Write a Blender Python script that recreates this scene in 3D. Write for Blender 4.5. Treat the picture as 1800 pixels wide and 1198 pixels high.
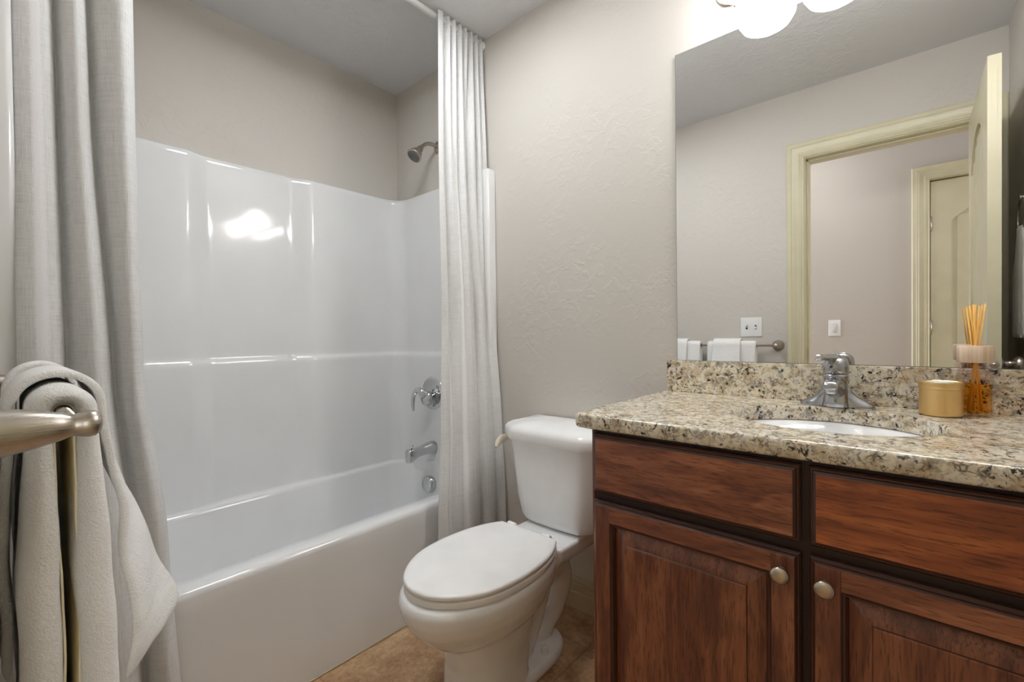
import bpy, bmesh, math, random
from math import sin, cos, pi, radians, sqrt
from mathutils import Vector, Matrix
random.seed(7)
S = bpy.context.scene
for o in list(bpy.data.objects):
    bpy.data.objects.remove(o)
COL = S.collection

# ------------------------------------------------------------------ camera
cam_data = bpy.data.cameras.new('camera')
cam = bpy.data.objects.new('camera', cam_data); COL.objects.link(cam)
R_ = Vector((0.750443, 0.660817, -0.012485)); U_ = Vector((0.001066, 0.017680, 0.999843)); F_ = Vector((-0.660934, 0.750338, -0.012563))
cam.matrix_world = Matrix(((R_.x, U_.x, -F_.x, 2.1601), (R_.y, U_.y, -F_.y, -1.4911), (R_.z, U_.z, -F_.z, 1.0765), (0, 0, 0, 1)))
cam_data.sensor_width = 36.0
cam_data.lens = 792.67 / 1800 * 36.0
cam_data.clip_start = 0.02
S.camera = cam

# ------------------------------------------------------------------ world, exposure, big lights
S.view_settings.view_transform = 'Standard'
S.view_settings.look = 'None'
S.view_settings.gamma = 1.0
S.view_settings.use_curve_mapping = False
S.view_settings.exposure = 1.25
S.cycles.transparent_max_bounces = 24
S.cycles.diffuse_bounces = 7
S.cycles.max_bounces = 12
S.cycles.adaptive_threshold = 0.015
S.cycles.caustics_reflective = False
S.cycles.caustics_refractive = False
W_ = bpy.data.worlds.new('world'); S.world = W_; W_.use_nodes = True
W_.node_tree.nodes['Background'].inputs[0].default_value = (0.93, 0.96, 1.0, 1)
W_.node_tree.nodes['Background'].inputs[1].default_value = 1.0
GLOBE_POWER = 10.0      # vanity lamp glass
HALL_POWER = 8.0
PANEL_POWER = 13.0     # added fill panel on the bathroom ceiling, out of view
# # the hall value drives the glow of the added hall fill lamp
def area(name, loc, rot, sx, sy, power, col=(1, 1, 1)):
    l = bpy.data.lights.new(name, 'AREA'); l.shape = 'RECTANGLE'; l.size = sx; l.size_y = sy; l.energy = power; l.color = col
    o = bpy.data.objects.new(name, l); COL.objects.link(o); o.location = loc; o.rotation_euler = rot
    return o
# soft fill lights added at the two hall ends, unseen
area('hall_end_fill', (-0.6, -2.05, 1.35), (0, radians(-90), 0), 2.0, 0.85, 13, (0.95, 0.97, 1.0))
area('hall_end_fill', (5.0, -2.05, 1.35), (0, radians(90), 0), 2.0, 0.85, 13, (0.95, 0.97, 1.0))

# ------------------------------------------------------------------ helpers
def wloc(o):
    v = Vector((0, 0, 0))
    while o is not None:
        v += o.location; o = o.parent
    return v

def obj(name, bm, mat, parent=None, smooth=True, sharp=None, mods=None):
    """link a bmesh (world coordinates) as one mesh object under parent"""
    me = bpy.data.meshes.new(name)
    off = wloc(parent)
    if off.length > 0:
        bmesh.ops.translate(bm, verts=bm.verts[:], vec=-off)
    bmesh.ops.recalc_face_normals(bm, faces=bm.faces[:])
    if sharp is not None:
        for e in bm.edges:
            if len(e.link_faces) == 2 and e.calc_face_angle(0) > radians(sharp): e.smooth = False
    for f in bm.faces: f.smooth = smooth
    bm.to_mesh(me); bm.free()
    if isinstance(mat, (list, tuple)):
        for m in mat: me.materials.append(m)
    else: me.materials.append(mat)
    o = bpy.data.objects.new(name, me); COL.objects.link(o)
    if parent is not None: o.parent = parent
    return o

def thing(name, label, cat, loc=(0, 0, 0), group=None, kind=None):
    o = bpy.data.objects.new(name, None); COL.objects.link(o); o.location = loc; o.empty_display_size = .05
    tag(o, label, cat, group, kind)
    return o

def tag(o, label=None, cat=None, group=None, kind=None):
    if label: o['label'] = label
    if cat: o['category'] = cat
    if group: o['group'] = group
    if kind: o['kind'] = kind
    return o

def structure(name, bm, mat, label, cat, parent=None, **k):
    o = obj(name, bm, mat, parent, **k)
    return tag(o, label, cat, None, 'structure')

def BM(): return bmesh.new()

def box(bm, x0, x1, y0, y1, z0, z1, bev=0.0, seg=2, mi=0, T=None):
    vs = [bm.verts.new((x, y, z)) for x in (x0, x1) for y in (y0, y1) for z in (z0, z1)]
    fs = [(0, 1, 3, 2), (4, 6, 7, 5), (0, 4, 5, 1), (2, 3, 7, 6), (0, 2, 6, 4), (1, 5, 7, 3)]
    F = [bm.faces.new([vs[i] for i in f]) for f in fs]
    for f in F: f.material_index = mi
    if T is not None:
        for v in vs: v.co = T @ v.co
    if bev > 0:
        es = list({e for f in F for e in f.edges})
        bmesh.ops.bevel(bm, geom=es, offset=bev, segments=seg, affect='EDGES', profile=.5)
    return F

def loft(bm, rings, closed=True, cap0=False, cap1=False, mi=0, T=None):
    R = []
    for r in rings:
        R.append([bm.verts.new(T @ Vector(p) if T else p) for p in r])
    n = len(R[0])
    for a, b in zip(R[:-1], R[1:]):
        for i in range(n if closed else n - 1):
            j = (i + 1) % n
            try:
                f = bm.faces.new((a[i], a[j], b[j], b[i])); f.material_index = mi
            except ValueError: pass
    for use, ring in ((cap0, R[0]), (cap1, R[-1])):
        if use == 'fan' or (use and n > 30):
            c = bm.verts.new(sum((v.co for v in ring), Vector()) / n)
            for i in range(n):
                f = bm.faces.new((ring[i], ring[(i + 1) % n], c)); f.material_index = mi
        elif use: f = bm.faces.new(ring); f.material_index = mi
    return R

def frame_for(d):
    d = d.normalized()
    up = Vector((0, 0, 1)) if abs(d.z) < .95 else Vector((1, 0, 0))
    a = d.cross(up).normalized(); b = a.cross(d).normalized()
    return a, b

def lathe(bm, prof, origin, axis, n=40, mi=0, cap0=True, cap1=True, sx=1.0):
    """prof: list of (radius, height along axis)"""
    o = Vector(origin); ax = Vector(axis).normalized(); a, b = frame_for(ax)
    rings = [[o + ax * h + a * (r * sx * cos(2 * pi * i / n)) + b * (r * sin(2 * pi * i / n)) for i in range(n)] for r, h in prof]
    return loft(bm, rings, True, cap0, cap1, mi)

def catmull(pts, k):
    out = []
    P = [Vector(p) for p in pts]
    n = len(P)
    for i in range(n - 1):
        p0 = P[max(i - 1, 0)]; p1 = P[i]; p2 = P[i + 1]; p3 = P[min(i + 2, n - 1)]
        for j in range(k):
            t = j / k
            out.append(0.5 * ((2 * p1) + (-p0 + p2) * t + (2 * p0 - 5 * p1 + 4 * p2 - p3) * t * t + (-p0 + 3 * p1 - 3 * p2 + p3) * t ** 3))
    out.append(P[-1].copy())
    return out

def tube(bm, pts, rad, n=16, k=6, caps=True, mi=0, flat=1.0):
    """rad: number or list per control point"""
    if not isinstance(rad, (list, tuple)): rad = [rad] * len(pts)
    C = catmull(pts, k); RR = [v.x for v in catmull([(r, 0, 0) for r in rad], k)]
    rings = []; a = None
    for i, c in enumerate(C):
        d = (C[min(i + 1, len(C) - 1)] - C[max(i - 1, 0)]).normalized()
        if a is None: a, b = frame_for(d)
        else:
            a = (a - d * a.dot(d)).normalized(); b = d.cross(a).normalized()
        b = d.cross(a).normalized()
        rings.append([c + a * (RR[i] * cos(2 * pi * j / n)) + b * (RR[i] * flat * sin(2 * pi * j / n)) for j in range(n)])
    return loft(bm, rings, True, caps, caps, mi)

def ball(bm, c, rx, ry=None, rz=None, n=24, m=14):
    ry = ry or rx; rz = rz or rx
    rings = []
    for j in range(1, m):
        t = pi * j / m
        rings.append([(c[0] + rx * sin(t) * cos(2 * pi * i / n), c[1] + ry * sin(t) * sin(2 * pi * i / n), c[2] + rz * cos(t)) for i in range(n)])
    loft(bm, rings, True, True, True)

def smoothstep(a, b, x):
    t = max(0.0, min(1.0, (x - a) / (b - a))); return t * t * (3 - 2 * t)
def lerp(a, b, t): return a + (b - a) * t
def table(T, x):
    if x <= T[0][0]: return T[0][1]
    for (a, va), (b, vb) in zip(T[:-1], T[1:]):
        if x <= b: return va + (vb - va) * (x - a) / (b - a)
    return T[-1][1]
def mod(o, kind, **k):
    m = o.modifiers.new(kind.lower(), kind)
    for a, v in k.items(): setattr(m, a, v)
    return m
def copy_tree(o, loc, parent=None):
    c = o.copy(); COL.objects.link(c)
    if parent is not None: c.parent = parent
    else: c.location = loc
    for ch in list(o.children): copy_tree(ch, None, c)
    return c

# ------------------------------------------------------------------ materials
def srgb(r, g, b):
    f = lambda c: (c / 255 / 12.92) if c / 255 <= .04045 else ((c / 255 + .055) / 1.055) ** 2.4
    return (f(r), f(g), f(b), 1)

class NT:
    def __init__(s, name):
        s.m = bpy.data.materials.new(name); s.m.use_nodes = True; s.t = s.m.node_tree
        s.b = s.t.nodes['Principled BSDF']; s.out = s.t.nodes['Material Output']
    def n(s, kind, **k):
        x = s.t.nodes.new(kind)
        for a, v in k.items():
            if a.startswith('i_'):
                key = a[2:]; key = int(key) if key.isdigit() else key.replace('_', ' ')
                x.inputs[key].default_value = v
            else: setattr(x, a, v)
        return x
    def l(s, a, b): s.t.links.new(a, b)
    def coord(s, which='Object', scale=(1, 1, 1), rot=(0, 0, 0), loc=(0, 0, 0)):
        c = s.n('ShaderNodeTexCoord'); mp = s.n('ShaderNodeMapping'); mp.inputs['Scale'].default_value = scale
        mp.inputs['Rotation'].default_value = rot; mp.inputs['Location'].default_value = loc
        s.l(c.outputs[which], mp.inputs[0]); return mp.outputs[0]
    def noise(s, vec, scale, detail=3, rough=.5, dist=0.0):
        x = s.n('ShaderNodeTexNoise'); s.l(vec, x.inputs['Vector']); x.inputs['Scale'].default_value = scale
        x.inputs['Detail'].default_value = detail; x.inputs['Roughness'].default_value = rough; x.inputs['Distortion'].default_value = dist
        return x.outputs[0]
    def vor(s, vec, scale, feature='F1', rnd=1.0):
        x = s.n('ShaderNodeTexVoronoi'); x.feature = feature; s.l(vec, x.inputs['Vector']); x.inputs['Scale'].default_value = scale
        x.inputs['Randomness'].default_value = rnd
        return x
    def ramp(s, fac, stops, interp='LINEAR'):
        x = s.n('ShaderNodeValToRGB'); x.color_ramp.interpolation = interp; e = x.color_ramp.elements
        while len(e) < len(stops): e.new(.5)
        for el, (p, c) in zip(e, stops):
            el.position = p; el.color = c if len(c) == 4 else (*c, 1)
        s.l(fac, x.inputs[0]); return x.outputs[0]
    def mix(s, fac, a, b, mode='MIX'):
        x = s.n('ShaderNodeMix'); x.data_type = 'RGBA'; x.blend_type = mode
        for sock, v in ((x.inputs[0], fac), (x.inputs[6], a), (x.inputs[7], b)):
            if hasattr(v, 'is_output'): s.l(v, sock)
            else: sock.default_value = v
        return x.outputs[2]
    def math(s, op, a, b=0.0, c=0.0):
        x = s.n('ShaderNodeMath'); x.operation = op
        for sock, v in zip(x.inputs, (a, b, c)):
            if hasattr(v, 'is_output'): s.l(v, sock)
            else: sock.default_value = v
        return x.outputs[0]
    def bump(s, h, strength=.2, dist=.001, prev=None):
        x = s.n('ShaderNodeBump'); x.inputs['Strength'].default_value = strength; x.inputs['Distance'].default_value = dist
        s.l(h, x.inputs['Height'])
        if prev is not None: s.l(prev, x.inputs['Normal'])
        s.l(x.outputs[0], s.b.inputs['Normal']); return x.outputs[0]
    def set(s, **k):
        for a, v in k.items():
            sock = s.b.inputs[a.replace('_', ' ')]
            if hasattr(v, 'is_output'): s.l(v, sock)
            else: sock.default_value = v
        return s

def plain(name, col, rough=.5, metal=0.0, **k):
    t = NT(name); v = t.coord(); n = t.noise(v, 9, 2)
    c2 = tuple(min(1, x * 1.04) for x in col[:3]) + (1,); c1 = tuple(x * .96 for x in col[:3]) + (1,)
    t.set(Base_Color=t.ramp(n, [(.3, c1), (.7, c2)]), Roughness=rough, Metallic=metal, **k)
    return t.m

def wall_paint(name, col, strength=.36):
    t = NT(name); v = t.coord()
    n1 = t.noise(v, 19, 4, .6, .7); flat = t.ramp(n1, [(.50, (0, 0, 0)), (.555, (1, 1, 1))])
    n2 = t.noise(v, 48, 5, .6, .3)
    n3 = t.noise(v, 2.2, 2); gate = t.ramp(n3, [(.45, (.12, .12, .12)), (.62, (1, 1, 1))])
    h = t.math('MULTIPLY', t.math('ADD', flat, t.math('MULTIPLY', n2, .5)), gate)
    t.set(Base_Color=t.ramp(t.noise(v, 1.5, 2), [(.2, tuple(c * .975 for c in col[:3])), (.8, col)]), Roughness=.62)
    t.bump(h, strength, .0022)
    return t.m
M = {}
M['wall'] = wall_paint('warm greige knockdown wall paint', srgb(203, 198, 191))
M['ceiling'] = wall_paint('white ceiling paint', srgb(212, 213, 215), .5)
M['hall_wall'] = wall_paint('hall greige paint', srgb(196, 190, 184), .15)
M['trim'] = plain('pale olive trim paint', srgb(206, 200, 172), .33)
M['base'] = plain('taupe baseboard paint', srgb(190, 176, 148), .4)
M['gloss_white'] = NT('glossy white fiberglass').set(Base_Color=srgb(226, 227, 228), Roughness=.1, IOR=1.5).m
def gel():
    t = NT('white gelcoat surround'); v = t.coord(scale=(1, 1, .6)); n = t.noise(v, 5, 3)
    t.set(Base_Color=t.ramp(n, [(.3, srgb(224, 225, 226)), (.7, srgb(229, 230, 231))]), Roughness=.08, IOR=1.5)
    t.bump(t.noise(v, 11, 2), .25, .0016); return t.m
M['gel'] = gel()
M['china'] = plain('white vitreous china', srgb(236, 237, 238), .08)
M['seat'] = plain('white toilet seat plastic', srgb(238, 238, 238), .25)
M['chrome'] = plain('polished chrome', srgb(205, 206, 208), .11, 1.0)
def brushed(name, col, r=.28, sc=(1, 1, 60)):
    t = NT(name); v = t.coord(scale=sc); n = t.noise(v, 30, 3)
    t.set(Base_Color=col, Metallic=1.0, Roughness=t.ramp(n, [(.2, (r * .75,) * 3), (.8, (r * 1.3,) * 3)])); return t.m
M['nickel'] = brushed('brushed nickel', srgb(186, 178, 168), .3)
M['satin_nickel'] = plain('satin nickel', srgb(198, 184, 165), .28, 1.0)
M['old_chrome'] = plain('satin chrome faucet', srgb(176, 177, 180), .16, 1.0)
M['gold'] = brushed('brushed gold tin', srgb(232, 196, 134), .38, (60, 60, 1))
M['ivory'] = plain('ivory plastic', srgb(214, 203, 186), .3)
M['plate'] = plain('white switch plastic', srgb(232, 232, 232), .3)
M['dark'] = plain('dark slot', srgb(40, 38, 36), .6)
M['white_rod'] = plain('white enamelled rod', srgb(225, 225, 225), .3)
M['mirror'] = NT('silvered mirror').set(Base_Color=(.93, .94, .94, 1), Metallic=1.0, Roughness=0.0).m
M['mirror_edge'] = plain('mirror glass edge', srgb(120, 130, 124), .2)
M['wax'] = plain('white paper label', srgb(230, 232, 238), .4)

def granite():
    t = NT('cream granite with dark specks'); v = t.coord(scale=(1, 1, 1))
    w = t.n('ShaderNodeVectorMath', operation='ADD'); nn = t.n('ShaderNodeTexNoise'); t.l(v, nn.inputs['Vector']); nn.inputs['Scale'].default_value = 28
    nn.inputs['Detail'].default_value = 3
    sc = t.n('ShaderNodeVectorMath', operation='SCALE'); t.l(nn.outputs['Color'], sc.inputs[0]); sc.inputs['Scale'].default_value = .022
    t.l(v, w.inputs[0]); t.l(sc.outputs[0], w.inputs[1]); vv = w.outputs[0]
    base = t.ramp(t.noise(vv, 42, 4, .6), [(.28, srgb(168, 152, 126)), (.42, srgb(212, 200, 174)), (.55, srgb(238, 230, 212)), (.72, srgb(210, 206, 198)), (.85, srgb(180, 172, 158))])
    tan = t.ramp(t.noise(vv, 24, 3, .5), [(.54, (0, 0, 0)), (.66, (1, 1, 1))])
    c = t.mix(t.math('MULTIPLY', tan, .5), base, srgb(198, 166, 124))
    grey = t.ramp(t.noise(vv, 33, 3, .6), [(.58, (0, 0, 0)), (.68, (1, 1, 1))])
    c = t.mix(t.math('MULTIPLY', grey, .7), c, srgb(148, 147, 146))
    ve = t.vor(vv, 95, 'DISTANCE_TO_EDGE').outputs['Distance']
    vein = t.ramp(ve, [(.02, (1, 1, 1)), (.16, (0, 0, 0))])
    gate = t.ramp(t.noise(vv, 36, 5, .7), [(.52, (0, 0, 0)), (.60, (1, 1, 1))])
    c = t.mix(t.math('MULTIPLY', t.math('MULTIPLY', vein, gate), .8), c, srgb(70, 60, 54))
    mid = t.ramp(t.noise(vv, 60, 4, .7), [(.53, (0, 0, 0)), (.60, (1, 1, 1))])
    c = t.mix(t.math('MULTIPLY', mid, .55), c, srgb(116, 104, 92))
    fl = t.ramp(t.noise(vv, 88, 4, .68), [(.56, (0, 0, 0)), (.60, (1, 1, 1))])
    gate2 = t.ramp(t.noise(vv, 17, 3, .6), [(.40, (.3, .3, .3)), (.52, (1, 1, 1))])
    c = t.mix(t.math('MULTIPLY', fl, gate2), c, srgb(44, 39, 38))
    rust = t.ramp(t.noise(vv, 55, 2, .5), [(.70, (0, 0, 0)), (.76, (1, 1, 1))])
    c = t.mix(t.math('MULTIPLY', rust, .7), c, srgb(150, 92, 52))
    t.set(Base_Color=c, Roughness=.12, IOR=1.55)
    return t.m
M['granite'] = granite()

def wood(name, axis, tint=(1, 1, 1)):
    """axis = grain direction; fine short pores, soft figure, a few stain clouds"""
    t = NT(name); perp, al = 9, 1.6
    def co(p, a): return t.coord(scale={'x': (a, p, p), 'z': (p, p, a)}[axis])
    rnd = t.n('ShaderNodeObjectInfo').outputs['Random']
    cmb = t.n('ShaderNodeCombineXYZ')
    for i in range(3): t.l(t.math('MULTIPLY', rnd, 7.0 + 3 * i), cmb.inputs[i])
    def off(v):
        add = t.n('ShaderNodeVectorMath', operation='ADD'); t.l(v, add.inputs[0]); t.l(cmb.outputs[0], add.inputs[1]); return add.outputs[0]
    v = off(co(perp, al))
    n1 = t.noise(v, 1.5, 3, .5, 1.6)
    rings = t.math('PINGPONG', t.math('MULTIPLY', n1, 9.0), 1.0)
    n2 = t.noise(off(co(60, 5)), 1.0, 4, .65, .3)
    n3 = t.noise(off(co(330, 26)), 1.0, 3, .6)
    f = t.math('ADD', t.math('MULTIPLY', n1, .45), t.math('ADD', t.math('MULTIPLY', rings, .10), t.math('MULTIPLY', n2, .45)))
    def k(r, g, b): c = srgb(r, g, b); return tuple(x * q for x, q in zip(c[:3], tint)) + (1,)
    c = t.ramp(f, [(.32, k(94, 52, 38)), (.45, k(136, 80, 58)), (.56, k(160, 99, 70)), (.70, k(186, 121, 84))])
    pores = t.ramp(n3, [(.36, (1, 1, 1)), (.47, (0, 0, 0))])
    c = t.mix(t.math('MULTIPLY', pores, .6), c, k(64, 32, 22))
    bl = t.ramp(t.noise(off(t.coord()), 8, 2), [(.56, (0, 0, 0)), (.74, (1, 1, 1))])
    c = t.mix(t.math('MULTIPLY', bl, .45), c, k(74, 46, 38))
    t.set(Base_Color=c, Roughness=.36, Coat_Weight=.2, Coat_Roughness=.25)
    t.bump(n3, .15, .0004)
    return t.m
M['wood_h'] = wood('stained alder horizontal grain', 'x')
M['wood_v'] = wood('stained alder vertical grain', 'z', (.78, .76, .78))
M['wood_warm'] = wood('stained alder warm drawer front', 'x', (1.22, .96, .62))
M['glaze'] = plain('dark brown glazed moulding', srgb(70, 40, 30), .32)
M['carcass'] = plain('dark stained carcass', srgb(46, 26, 20), .45)

def tile():
    t = NT('brown travertine look floor tile'); v = t.coord()
    sep = t.n('ShaderNodeSeparateXYZ'); t.l(v, sep.inputs[0])
    def line(axis, off):
        a = t.math('ADD', sep.outputs[axis], off); m = t.math('PINGPONG', a, .165)   # 0 at joints every 33 cm
        return t.ramp(m, [(.0, (1, 1, 1)), (.0022, (1, 1, 1)), (.0040, (0, 0, 0))]), m
    gx, _ = line(0, -1.0 + .33 * 4); gy, _ = line(1, .51 + .33 * 6)
    g = t.math('MAXIMUM', gx, gy)
    f = t.math('ADD', t.math('MULTIPLY', t.noise(v, 7, 5, .6, .5), .6), t.math('MULTIPLY', t.noise(v, 55, 5, .7, .4), .4))
    c = t.ramp(f, [(.34, srgb(132, 98, 68)), (.46, srgb(172, 136, 102)), (.56, srgb(196, 162, 126)), (.66, srgb(214, 188, 156))])
    sp = t.ramp(t.noise(v, 120, 4, .6), [(.60, (0, 0, 0)), (.70, (1, 1, 1))])
    c = t.mix(t.math('MULTIPLY', sp, .5), c, srgb(216, 192, 160))
    c = t.mix(t.math('MULTIPLY', g, .6), c, srgb(140, 112, 86))
    t.set(Base_Color=c, Roughness=.42)
    b = t.bump(f, .35, .002); t.bump(t.math('SUBTRACT', 1.0, g), .5, .002, b)
    return t.m
M['tile'] = tile()

def linen():
    """UV: u, v in metres of cloth; lace bands at given u"""
    t = NT('sheer grey linen curtain')
    uv = t.n('ShaderNodeTexCoord').outputs['UV']
    sep = t.n('ShaderNodeSeparateXYZ'); t.l(uv, sep.inputs[0]); u, w = sep.outputs[0], sep.outputs[1]
    def scaled(a, b):
        m = t.n('ShaderNodeMapping'); t.l(uv, m.inputs[0]); m.inputs['Scale'].default_value = (a, b, 1); return m.outputs[0]
    warp = t.noise(scaled(1500, 30), 1, 1, .5); weft = t.noise(scaled(30, 1300), 1, 1, .5)
    slub = t.noise(scaled(420, 3), 1, 2, .6); slub2 = t.noise(scaled(4, 380), 1, 2, .6)
    h = t.math('ADD', t.math('ADD', warp, weft), t.math('ADD', t.math('MULTIPLY', slub, .7), t.math('MULTIPLY', slub2, .6)))
    f = t.math('MULTIPLY', h, .30)
    c = t.ramp(f, [(.38, srgb(218, 218, 216)), (.50, srgb(239, 240, 241)), (.60, srgb(248, 249, 251))])
    tone = t.noise(scaled(7, .6), 1, 2); c = t.mix(t.math('MULTIPLY', tone, .16), c, srgb(200, 190, 174))
    # lace bands 42 cm apart, 16 mm wide with a ragged edge
    rag = t.math('MULTIPLY', t.math('SUBTRACT', t.noise(scaled(60, 420), 1, 2), .5), .010)
    l2 = t.n('ShaderNodeUVMap'); l2.uv_map = 'lace'; s2 = t.n('ShaderNodeSeparateXYZ'); t.l(l2.outputs[0], s2.inputs[0]); d = s2.outputs[0]
    d = t.math('ADD', d, rag)
    lace = t.ramp(d, [(.0075, (1, 1, 1)), (.0090, (0, 0, 0))])
    c = t.mix(lace, c, srgb(252, 252, 254))
    t.set(Base_Color=c, Roughness=.85)
    lb = t.math('MULTIPLY', t.math('MULTIPLY', lace, t.noise(scaled(380, 380), 1, 2)), 2.0)
    t.bump(t.math('ADD', h, lb), .45, .0012)
    tr = t.n('ShaderNodeBsdfTranslucent'); t.l(c, tr.inputs[0]); mx = t.n('ShaderNodeMixShader'); mx.inputs[0].default_value = .28
    t.l(t.b.outputs[0], mx.inputs[1]); t.l(tr.outputs[0], mx.inputs[2]); t.l(mx.outputs[0], t.out.inputs[0])
    return t.m
M['linen'] = linen()

def terry(name, band=False):
    t = NT(name); v = t.coord(); n = t.noise(v, 420, 3, .7); n2 = t.noise(v, 90, 3, .6)
    c = srgb(252, 252, 251)
    if band:
        uv = t.n('ShaderNodeTexCoord').outputs['UV']; sep = t.n('ShaderNodeSeparateXYZ'); t.l(uv, sep.inputs[0]); w = sep.outputs[1]
        # w = distance from the front hem in metres; two dobby bands
        b = t.ramp(w, [(0, (0, 0, 0)), (.030, (0, 0, 0)), (.032, (1, 1, 1)), (.052, (1, 1, 1)), (.054, (0, 0, 0)), (.068, (0, 0, 0)), (.070, (1, 1, 1)), (.090, (1, 1, 1)), (.092, (0, 0, 0))][:9], 'CONSTANT')
        ribs = t.math('SINE', t.math('MULTIPLY', w, 2600))
        h = t.mix(b, t.math('ADD', n, n2), t.math('ADD', t.math('MULTIPLY', ribs, .12), -.2))
    else: h = t.math('ADD', n, n2)
    t.set(Base_Color=c, Roughness=.95, Sheen_Weight=.3, Subsurface_Weight=.0)
    t.bump(h, .8, .004)
    return t.m
M['terry'] = terry('white terry cloth')
M['terry_band'] = terry('white terry cloth with woven bands', True)
M['terry_cream'] = plain('cream terry lining', srgb(252, 242, 216), .95)

def emis(name, col, strength):
    t = NT(name); e = t.n('ShaderNodeEmission'); e.inputs[0].default_value = col; e.inputs[1].default_value = strength
    t.l(e.outputs[0], t.out.inputs[0]); return t.m
M['globe'] = emis('lit opal glass', (1.0, .98, .965, 1), GLOBE_POWER)
M['hall_fill_glow'] = emis('added hall fill glow', (1.0, .985, .96, 1), HALL_POWER)
M['panel'] = emis('added ceiling fill glow', (.96, .985, 1.0, 1), PANEL_POWER)
def clear(name, col, ior=1.45):
    t = NT(name); tr = t.n('ShaderNodeBsdfTransparent'); tr.inputs[0].default_value = col
    gl = t.n('ShaderNodeBsdfGlossy'); gl.inputs['Roughness'].default_value = .02; gl.inputs['Color'].default_value = (.9, .9, .9, 1); fr = t.n('ShaderNodeLayerWeight'); fr.inputs[0].default_value = .12 * (ior - .45)
    mx = t.n('ShaderNodeMixShader'); t.l(t.math('MINIMUM', t.math('MULTIPLY', fr.outputs['Fresnel'], .6), .16), mx.inputs[0]); t.l(tr.outputs[0], mx.inputs[1]); t.l(gl.outputs[0], mx.inputs[2]); t.l(mx.outputs[0], t.out.inputs[0]); return t.m
def glassy(name, col, rough=0.0, ior=1.45):
    t = NT(name); t.set(Base_Color=col, Transmission_Weight=1.0, Roughness=rough, IOR=ior); return t.m
M['glass'] = clear('clear bottle glass', (.97, .94, .935, 1))
M['oil'] = clear('amber diffuser oil', srgb(255, 228, 150), 1.15)
def light_wood():
    t = NT('pale beech cap'); v = t.coord(scale=(40, 40, 3)); n = t.noise(v, 3, 4)
    t.set(Base_Color=t.ramp(n, [(.3, srgb(206, 178, 150)), (.7, srgb(232, 210, 184))]), Roughness=.5); return t.m
M['beech'] = light_wood()
M['reed'] = plain('amber soaked reed', srgb(238, 186, 96), .6)

# ------------------------------------------------------------------ room shell
W = 1.5136; ZC = 2.4302; XR = 2.4953
DX0, DX1, DZ = 1.725, 2.405, 2.045      # bathroom doorway
def wall(name, label, x0, x1, y0, y1, z0=0.0, z1=ZC, mat='wall'):
    b = BM(); box(b, x0, x1, y0, y1, z0, z1); return structure(name, b, M[mat], label, 'wall', smooth=False)
wall('wall_back', 'greige textured wall behind the toilet and vanity', -.1, XR + .1, 0, .1)
wall('wall_left', 'greige wall above the long side of the tub surround', -.1, 0, -W - .12, 0)
wall('wall_right', 'greige wall at the right end of the vanity beside the open door', XR, XR + .1, -W, 0)
b = BM()
box(b, 0, DX0 - .02, -W - .12, -W, 0, ZC); box(b, DX1 + .02, XR + .1, -W - .12, -W, 0, ZC); box(b, DX0 - .02, DX1 + .02, -W - .12, -W, DZ + .02, ZC)
structure('wall_front', b, M['wall'], 'greige wall seen in the mirror, holding the towel bar and doorway', 'wall', smooth=False)
b = BM(); box(b, -.1, XR + .1, -W - .12, .1, ZC, ZC + .08)
structure('ceiling', b, M['ceiling'], 'white textured bathroom ceiling', 'ceiling', smooth=False)
b = BM(); box(b, -.1, XR + .1, -W - .12, .1, -.08, 0)
structure('floor', b, M['tile'], 'brown stone-look tile floor around the toilet', 'floor', smooth=False)
HY = -2.51
HD0, HD1 = 2.262, 2.98
b = BM(); box(b, -.7, HD0 - .02, HY - .1, HY, 0, ZC); box(b, HD1 + .02, 5.1, HY - .1, HY, 0, ZC); box(b, HD0 - .02, HD1 + .02, HY - .1, HY, DZ + .02, ZC)
structure('wall_hall_far', b, M['hall_wall'], 'greige hall wall seen through the doorway in the mirror', 'wall', smooth=False)
b = BM(); box(b, -.7, -.1, -W - .12, -W, 0, ZC); box(b, XR + .1, 5.1, -W - .12, -W, 0, ZC)
structure('wall_hall_near', b, M['hall_wall'], 'near hall wall beyond the bathroom', 'wall', smooth=False)
b = BM(); box(b, -.7, 5.1, HY - .1, -W - .12, ZC, ZC + .08)
structure('ceiling_hall', b, M['ceiling'], 'white hall ceiling beyond the doorway', 'ceiling', smooth=False)
b = BM(); box(b, -.7, 5.1, HY - .1, -W - .12, -.08, 0)
structure('floor_hall', b, M['tile'], 'tile floor of the hall beyond the doorway', 'floor', smooth=False)

# mouldings: profile points (across, out); across measured away from the opening edge
CAS = [(0, .0), (0, .011), (.004, .014), (.010, .012), (.013, .016), (.020, .017), (.024, .012), (.046, .0125), (.052, .017), (.058, .018), (.062, .022), (.078, .023), (.084, .018), (.084, 0)]
def casing(name, label, x0, x1, zt, y, out, mat, legs=(True, True), sw=1.0):
    """door casing round an opening x0..x1 up to zt on the wall plane y, facing direction out (+1/-1 in y)"""
    b = BM()
    rings = []
    for (a, d) in CAS:
        a *= sw
        yy = y + out * (d + .0005)
        pts = []
        xl = x0 - a; xr = x1 + (a if legs[1] else 0)
        rings.append([(xl, yy, 0.0), (xl, yy, zt + a), (xr, yy, zt + a), (xr, yy, 0.0)] if legs[1] else [(xl, yy, 0.0), (xl, yy, zt + a), (xr, yy, zt + a)])
    loft(b, rings, closed=False)
    return structure(name, b, M[mat], label, 'trim', sharp=25)
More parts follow.
